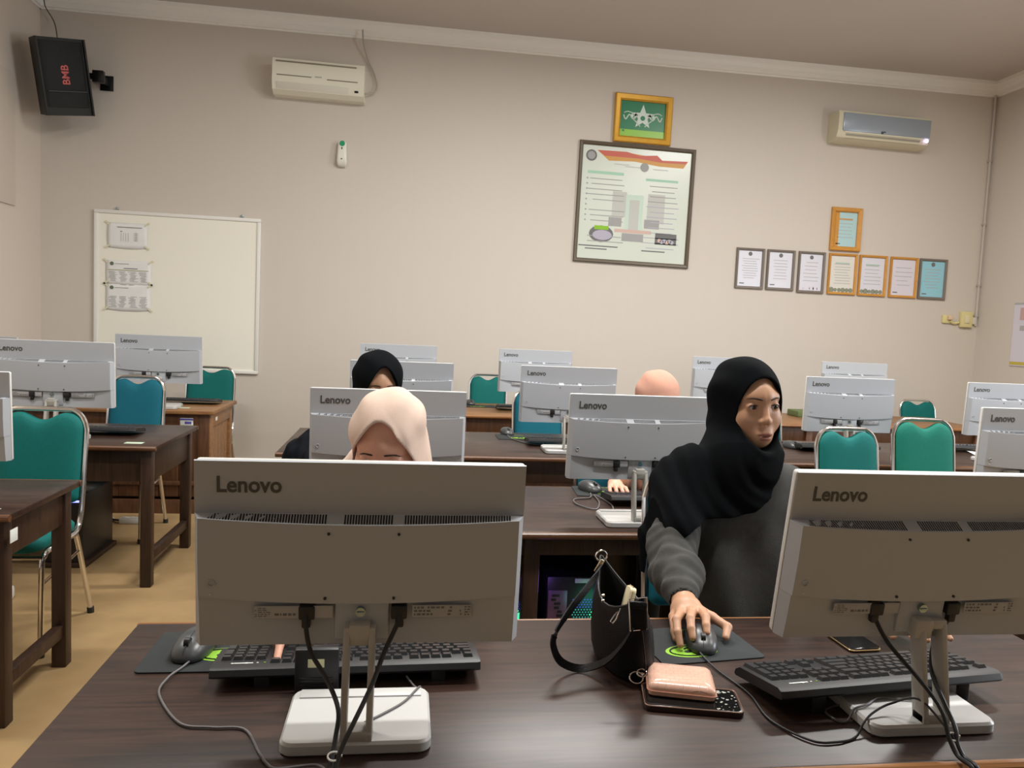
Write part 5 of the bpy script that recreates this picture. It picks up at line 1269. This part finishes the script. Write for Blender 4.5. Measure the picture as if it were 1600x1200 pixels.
# --- the woman in the peach scarf
Hp = Head((1.170, 3.46, 1.120), 0, 26, 0, 1.03)
def handsD(P):
    d = fingers(P, (.895, 3.14, .797), [(.862, 3.085, .797), (.878, 3.078, .799), (.895, 3.078, .799), (.911, 3.083, .797)],
                [[(.85, 3.05, .798), (.847, 3.03, .788), (.847, 3.02, .78)], [(.873, 3.04, .80), (.871, 3.02, .79), (.871, 3.01, .78)], [(.897, 3.04, .80), (.897, 3.02, .79), (.897, 3.01, .78)], [(.918, 3.05, .798), (.92, 3.03, .788), (.92, 3.02, .78)]], .0085)
    return np.minimum(d, ell(P, (1.32, 3.10, .80), (.035, .06, .018)))
hemD = [(.94, 1.0), (1.06, .95), (1.28, .95), (1.40, 1.0), (1.40, 1.08), (1.33, 1.32), (1.02, 1.32), (.94, 1.08)]
person('person', 'woman in peach headscarf behind the second row centre monitor', Hp, False, (0, -1, 0), SKIN2, PEACH, ROSE, 1.165, 3.50, 0.99,
       [((1.00, 3.49, .955), (1.09, 3.26, .835), (.905, 3.155, .800)), ((1.32, 3.49, .955), (1.42, 3.35, .84), (1.33, 3.16, .802))], handsD, hemD, h=0.0042, cap=dict(a=.066, b=.092, zc=-.012, vol=.006), wr=.85)
# ---------------------------------------------------------------- small things on the front desk
LEATHER = mat('black_leather', (0.006, 0.006, 0.0065), 0.45, bump=0.25, scale=260, spec=0.22)
LINING = mat('black_lining', (0.006, 0.006, 0.007), 0.8)
BRASS = mat('pale_brass', (0.80, 0.66, 0.42), 0.25, 1.0)
bx, by_ = 0.470, 1.520
t = thing('handbag', 'black leather handbag standing open on the front desk, strap looping left', 'handbag', (bx, by_, DZ)); t.scale = (1, 1, .95)
ax_, bx_ = Vector((-0.17, 0.985, 0)), Vector((0.985, 0.17, 0))
def bag_ring(A, B, zf, n=36, ex=0.85):
    out = []
    for k in range(n):
        a = 2 * math.pi * k / n; ca, sa = math.cos(a), math.sin(a)
        u = math.copysign(abs(ca) ** ex, ca); v = math.copysign(abs(sa) ** ex, sa)
        z = zf(u) if callable(zf) else zf
        BB = B(u) if callable(B) else B
        p = ax_ * (A * u) + bx_ * (BB * v) + Vector((-0.012 * (z / 0.2), 0, z))
        out.append(p)
    return out
rim = lambda u: 0.142 + 0.058 * u * u + 0.012 * u
bo = lambda u: 0.030 * (1 - u * u) + 0.011
MB().loft([bag_ring(.080, .036, 0.0), bag_ring(.092, .046, 0.006), bag_ring(.100, .050, 0.03), bag_ring(.104, .049, 0.07), bag_ring(.104, .043, lambda u: .11 + .012 * u * u), bag_ring(.103, lambda u: bo(u) + .004, lambda u: rim(u) - .018), bag_ring(.102, bo, rim)], cap1=False).obj('body', LEATHER, t, 60)
MB().loft([bag_ring(.102, bo, rim), bag_ring(.098, lambda u: bo(u) - .004, lambda u: rim(u) - .002), bag_ring(.094, .030, .07), bag_ring(.08, .03, .02)], cap0=False).obj('lining', LINING, t, 60)
MB().tube([p + Vector((0, 0, .001)) for p in bag_ring(.1015, lambda u: bo(u) - .001, rim)], 0.0022, 6, closed=True).obj('zipper', M['black'], t)
W = lambda x, y, z: Vector((x - bx, y - by_, z - DZ))
MB().box(W(.462, 1.405, .905), (.034, .008, .055), .003, rot=(R(-10), 0, R(-10))).box(W(.458, 1.401, .930), (.038, .010, .016), .004, rot=(R(-10), 0, R(-10))).obj('strap_tab', LEATHER, t)
MB().tube([W(.440, 1.398, .945), W(.477, 1.405, .945), W(.481, 1.401, .880), W(.444, 1.394, .880)], .0018, 8, closed=True).obj('buckle_ring', M['chrome'], t)
MB().ribbon([W(.437, 1.60, .957), W(.415, 1.565, .931), W(.347, 1.50, .879), W(.313, 1.462, .849), W(.308, 1.455, .822), W(.330, 1.475, .778), W(.374, 1.485, .758), W(.415, 1.450, .790), W(.438, 1.415, .842), W(.452, 1.399, .885)], (0.45, 0.5, 0.75), (.017, .003), 8).obj('strap', LEATHER, t, 40)
MB().tube([W(.436 + .0125 * math.cos(a), 1.602, .968 + .0125 * math.sin(a)) for a in [2 * math.pi * k / 20 for k in range(20)]], .0017, 8, closed=True).obj('ring', M['chrome'], t)
MB().box(W(.428, 1.585, .950), (.010, .005, .032), .002, rot=(0, R(28), 0)).obj('clasp', BRASS, t)
MB().tube([W(.432, 1.425, .915), W(.420, 1.41, .897), W(.413, 1.408, .889), W(.409, 1.41, .893), W(.418, 1.414, .905)], .0016, 6, closed=True).obj('zipper_pull', M['chrome'], t)
m = MB()
for k in range(3): m.cyl(W(.424, 1.52, .905 - .012 * k), W(.419, 1.519, .905 - .012 * k), .004, .003, 10)
m.obj('stud', BRASS, t)
MB().tube([W(.486, 1.416, .75 + .01), W(.484, 1.41, .80), W(.474, 1.412, .87)], .0016, 6, 5).obj('piping', LEATHER, t)
t = thing('card_case', 'cream card case sticking out of the open black handbag', 'card case', (.462, 1.515, .83), rot=(R(-14), R(14), R(-12)))
MB().prism(rrect(.062, .085, .010, 4), .014, Matrix.Translation((-.007, 0, .045)) @ Matrix(((0, 0, 1, 0), (1, 0, 0, 0), (0, 1, 0, 0), (0, 0, 0, 1))), .003).obj('case', mat('cream_leather', (0.72, 0.62, 0.40), 0.4), t)
MB().tube([(-.0005, -.031, .01), (-.0005, -.031, .08)], .0012, 6).tube([(-.0005, -.025, .0885), (-.0005, .025, .0885)], .0012, 6).obj('seam', mat('tan_seam', (0.4, 0.3, 0.16), 0.5), t)

# pink wallet on a dark phone
t = thing('phone', 'large dark phone with white flecked case lying under the pink wallet', 'phone', (.556, 1.347, DZ), R(-12.5))
MB().prism(rrect(.182, .094, .012, 5), .0115, None, .003).obj('case', mat('dark_brown_phone_case', (0.03, 0.015, 0.012), 0.25), t)
MB().tube([(x, y, .0112) for x, y in rrect(.180, .092, .011, 5)], .0011, 6, closed=True).obj('rim', mat('copper_rim', (0.55, 0.36, 0.27), 0.25, 0.8), t)
m = MB(); m.prism(rrect(.172, .084, .009, 4), .0006, Matrix.Translation((0, 0, .0113))); m.obj('back', mat('black_glass', (0.008, 0.008, 0.008), 0.1), t)
m = MB(); rr = random.Random(11)
for k in range(30):
    x, y = rr.uniform(.042, .085), rr.uniform(-.040, .040); s_ = rr.uniform(.0008, .0032) * (1.4 if y > .015 else .8)
    m.quad([(x + s_ * rr.uniform(.6, 1.5) * math.cos(a), y + s_ * rr.uniform(.5, 1.1) * math.sin(a), .0121) for a in [math.pi / 3.5 * j for j in range(7)]])
tag(m.obj('fleck', mat('white_fleck', (0.42, 0.42, 0.38), 0.4), t, 0), kind='stuff')
x = NT('pink_croc_leather'); b = x.b; b.inputs['Base Color'].default_value = (0.74, 0.45, 0.34, 1); b.inputs['Roughness'].default_value = 0.22; b.inputs['Coat Weight'].default_value = 0.3
tc = x.n('ShaderNodeTexCoord'); mp = x.n('ShaderNodeMapping'); mp.inputs['Scale'].default_value = (48, 48, 48); nz = x.n('ShaderNodeTexNoise', Scale=14.0, Detail=2.0); x.l(tc.outputs['Object'], nz.inputs['Vector'])
mxv = x.n('ShaderNodeMix', data_type='VECTOR'); mxv.inputs['Factor'].default_value = 0.012; x.l(tc.outputs['Object'], mxv.inputs['A']); x.l(nz.outputs['Color'], mxv.inputs['B']); x.l(mxv.outputs['Result'], mp.inputs['Vector'])
bk = x.n('ShaderNodeTexBrick', Scale=1.0); bk.inputs['Mortar Size'].default_value = 0.05; bk.inputs['Mortar Smooth'].default_value = 0.6; bk.inputs['Brick Width'].default_value = 0.75; bk.inputs['Row Height'].default_value = 0.55
bk.inputs['Color1'].default_value = (1, 1, 1, 1); bk.inputs['Color2'].default_value = (.9, .9, .9, 1); bk.inputs['Mortar'].default_value = (0, 0, 0, 1); x.l(mp.outputs[0], bk.inputs['Vector'])
bp = x.n('ShaderNodeBump', Strength=0.5, Distance=0.0015); x.l(bk.outputs['Color'], bp.inputs['Height']); x.l(bp.outputs[0], b.inputs['Normal'])
MPINK = x.m
t = thing('wallet', 'salmon pink croc leather wallet lying on the dark phone', 'wallet', (.548, 1.386, DZ + .0125), R(-16))
rings = []
for z, g in ((0, -.004), (.002, 0), (.010, .0015), (.0165, .001), (.022, -.001), (.026, -.007), (.0285, -.020), (.0295, -.035)):
    rings.append([(x_, y_, z + .002 * math.sin(x_ * 60) * (z > .02)) for x_, y_ in rrect(.124 + 2 * g, .100 + 2 * g, .010 + max(-.005, g * .5), 4)])
MB().loft(rings).obj('body', MPINK, t, 50)
MB().tube([(x_, y_, .011) for x_, y_ in rrect(.1285, .1045, .010, 4)], .0013, 6, closed=True).obj('zipper', mat('rose_zipper', (0.5, 0.25, 0.17), 0.4), t)
MB().tube([(-.066, .01, .012), (-.072, .012, .014), (-.075, .015, .013)], .002, 6).obj('loop', MPINK, t)
for (cx_, cy_, cz_, r_) in ((-.084, .004, .008, .013), (-.074, .010, .016, .009)):
    MB().tube([(cx_ + r_ * math.cos(a), cy_ + r_ * math.sin(a) * .6, cz_ + .8 * r_ * math.sin(a) * .8) for a in [2 * math.pi * k / 22 for k in range(22)]], .0016, 8, closed=True).obj('ring', M['chrome'], t)
t = thing('phone', 'phone with gold edge on the desk behind the front right monitor', 'phone', (1.046, 1.632, DZ), R(3))
MB().prism(rrect(.076, .150, .010, 5), .008, None, .002).obj('body', M['blackgloss'], t)
MB().tube([(x_, y_, .004) for x_, y_ in rrect(.0765, .1505, .010, 5)], .0022, 8, closed=True).obj('rim', mat('gold_rim', (0.72, 0.55, 0.30), 0.25, 0.9), t)
MB().prism(rrect(.070, .140, .008, 5), .0005, Matrix.Translation((0, 0, .0079))).obj('screen', mat('dim_screen', (0.01, 0.01, 0.01), 0.08), t)
# small black box behind the left stand
t = thing('adapter_box', 'small black box with yellow sticker behind the front left stand', 'box', (-.146, 1.4185, DZ))
MB().box((0, 0, .044), (.080, .018, .088), .004).obj('case', M['black'], t)
MB().box((-.001, -.0095, .062), (.030, .001, .016), .0004).obj('sticker', mat('yellow_sticker', (0.62, 0.58, 0.34), 0.5), t)
m = MB()
for k in range(5): m.box((0, -.0092, .010 + .006 * k), (.06, .001, .002))
m.obj('vent', M['blackgloss'], t, 0)
# cables
CB = 'monitor and mouse cables on the front desk'
wire('monitor_cable', 'left power cable hanging from the front left monitor', 'cable', [(-0.147, 1.252, 0.972), (-0.148, 1.243, 0.955), (-0.138, 1.238, 0.909), (-0.110, 1.220, 0.871), (-0.088, 1.185, 0.838), (-0.090, 1.172, 0.80), (-0.094, 1.150, 0.772), (-0.097, 1.130, 0.757), (-0.099, 1.100, 0.757), (-0.10, 1.092, .74)], .0038, M['cable'], 6, CB)
wire('monitor_cable', 'right signal cable hanging from the front left monitor through its stand', 'cable', [(0.001, 1.252, 0.970), (0.0, 1.242, 0.955), (-0.020, 1.224, 0.913), (-0.037, 1.196, 0.873), (-0.060, 1.165, 0.832), (-0.077, 1.150, 0.80), (-0.085, 1.140, 0.775), (-0.089, 1.124, 0.758), (-0.091, 1.100, 0.757), (-0.092, 1.092, .74)], .0038, M['cable'], 6, CB)
def tie(label, c, r, m_):
    c = Vector(c); o = MB().tube([c + Vector((r * math.cos(a), r * .45 * math.sin(a), r * .5 * math.sin(a))) for a in [2 * math.pi * k / 16 for k in range(16)]], .0016, 6, closed=True).box(c + Vector((r, 0, .001)), (.006, .004, .004), .001).obj('cable_tie', m_); tag(o, label, 'cable tie', 'ties round the monitor cables')
tie('white tie binding the cables in front of the left stand base', (-.0895, 1.145, .785), .0095, M['pale'])
wire('monitor_cable', 'left power cable of the front right monitor crossing its keyboard', 'cable', [(0.857, 1.262, 0.966), (0.858, 1.250, 0.945), (0.878, 1.240, 0.908), (0.910, 1.222, 0.870), (0.929, 1.185, 0.838), (0.935, 1.160, 0.815), (0.937, 1.145, 0.783), (0.942, 1.128, 0.760), (0.946, 1.100, 0.757), (0.948, 1.092, .74)], .0038, M['cable'], 6, CB)
wire('monitor_cable', 'right signal cable of the front right monitor behind its stand arm', 'cable', [(1.006, 1.262, 0.966), (1.004, 1.256, 0.945), (0.985, 1.262, 0.90), (0.976, 1.250, 0.85), (0.964, 1.20, 0.82), (0.955, 1.155, 0.795), (0.950, 1.140, 0.775), (0.952, 1.124, 0.759), (0.955, 1.100, 0.757), (0.957, 1.092, .74)], .0038, M['cable'], 6, CB)
tie('pale tie binding the cables in front of the right stand base', (.946, 1.146, .783), .0095, M['pale'])
wire('mouse_cable', 'grey mouse cable curling left of the front left stand', 'cable', [(-0.405, 1.548, 0.760), (-0.415, 1.525, 0.7555), (-0.430, 1.485, 0.7535), (-0.426, 1.421, 0.7535), (-0.362, 1.317, 0.7535), (-0.305, 1.299, 0.7535), (-0.250, 1.290, 0.7535), (-0.214, 1.220, 0.7535), (-0.195, 1.185, 0.7535), (-0.176, 1.170, 0.7535), (-.12, 1.172, .756), (-.098, 1.135, .766)], .0023, M['greycable'], 8, CB)
wire('keyboard_cable', 'thin grey cable curving over the front left base', 'cable', [(0.02, 1.45, .765), (.035, 1.425, .757), (.046, 1.398, .764), (.042, 1.38, .7765), (.015, 1.33, .7745), (-.02, 1.29, .7745), (-.05, 1.262, .7745)], .002, M['greycable'], 8, CB)
wire('mouse_cable', 'black mouse cable running between pink wallet and right keyboard', 'cable', [(0.652, 1.545, 0.760), (0.656, 1.515, 0.756), (0.664, 1.467, 0.7535), (0.684, 1.370, 0.7535), (0.679, 1.272, 0.7535), (0.718, 1.200, 0.7535), (0.763, 1.192, 0.7535), (0.805, 1.205, 0.7535), (0.830, 1.222, 0.770), (0.858, 1.238, 0.780), (0.90, 1.250, 0.790), (.935, 1.225, .81), (.945, 1.165, .79), (.948, 1.138, .774)], .0021, M['cable'], 8, CB)
wire('keyboard_cable', 'thin cable looping from the right keyboard over its stand base', 'cable', [(0.86, 1.325, 0.765), (0.845, 1.315, 0.757), (0.822, 1.312, 0.7535), (0.800, 1.295, 0.7535), (0.805, 1.262, 0.7535), (0.822, 1.258, 0.7555), (0.838, 1.264, 0.774), (0.870, 1.275, 0.7765), (0.91, 1.30, 0.776), (.95, 1.292, .776), (1.0, 1.283, .776)], .002, M['greycable'], 8, CB)
wire('mouse_cable', 'pale loop of mouse cable on the second row desk', 'cable', [(.79, 3.13, .757), (.77, 3.06, .754), (.70, 3.03, .754), (.69, 2.94, .754), (.745, 2.86, .754), (.79, 2.98, .754), (.80, 3.10, .756), (.83, 2.95, .754), (.80, 2.80, .754), (.77, 2.70, .754)], .003, M['greycable'], 8)
wire('mouse_cable', 'mouse cable trailing to the centre stand on the third row desk', 'cable', [(.65, 4.78, .757), (.66, 4.66, .754), (.72, 4.50, .754), (.80, 4.44, .754), (.84, 4.50, .754)], .0035, M['greycable'], 8)
# things on the right hand desks
t = thing('paper_sheet', 'folded white paper lying on the dark right desk', 'paper', (3.74, 4.47, DZ), R(-15))
rows_ = [[(-.10 + .2 * i / 6, -.07 + .14 * j / 4, .002 + .012 * abs(i - 3) / 3 * (j / 4)) for i in range(7)] for j in range(5)]
o = MB().loft(rows_, closed=False).obj('sheet', M['paper'], t, 40); sd = o.modifiers.new('thick', 'SOLIDIFY'); sd.thickness = .001
t = thing('tray', 'dull green folder lying on the rear desk beside the right monitor', 'folder', (3.62, 6.46, DZ), R(0))
MB().box((0, 0, .0275), (.34, .20, .055), .008).obj('body', mat('moss_green_card', (0.13, 0.17, 0.06), 0.7), t)
MB().box((0.15, 0, .0285), (.06, .205, .05), .008).obj('spine', M['black'], t)
t = thing('tablet', 'thin black tablet on the right desk next to the mouse', 'tablet', (2.58, 4.70, DZ), R(12))
MB().prism(rrect(.13, .22, .01, 4), .008, None, .002).obj('body', M['black'], t)
MB().prism(rrect(.118, .20, .006, 4), .0006, Matrix.Translation((0, 0, .0078))).obj('screen', M['blackgloss'], t)
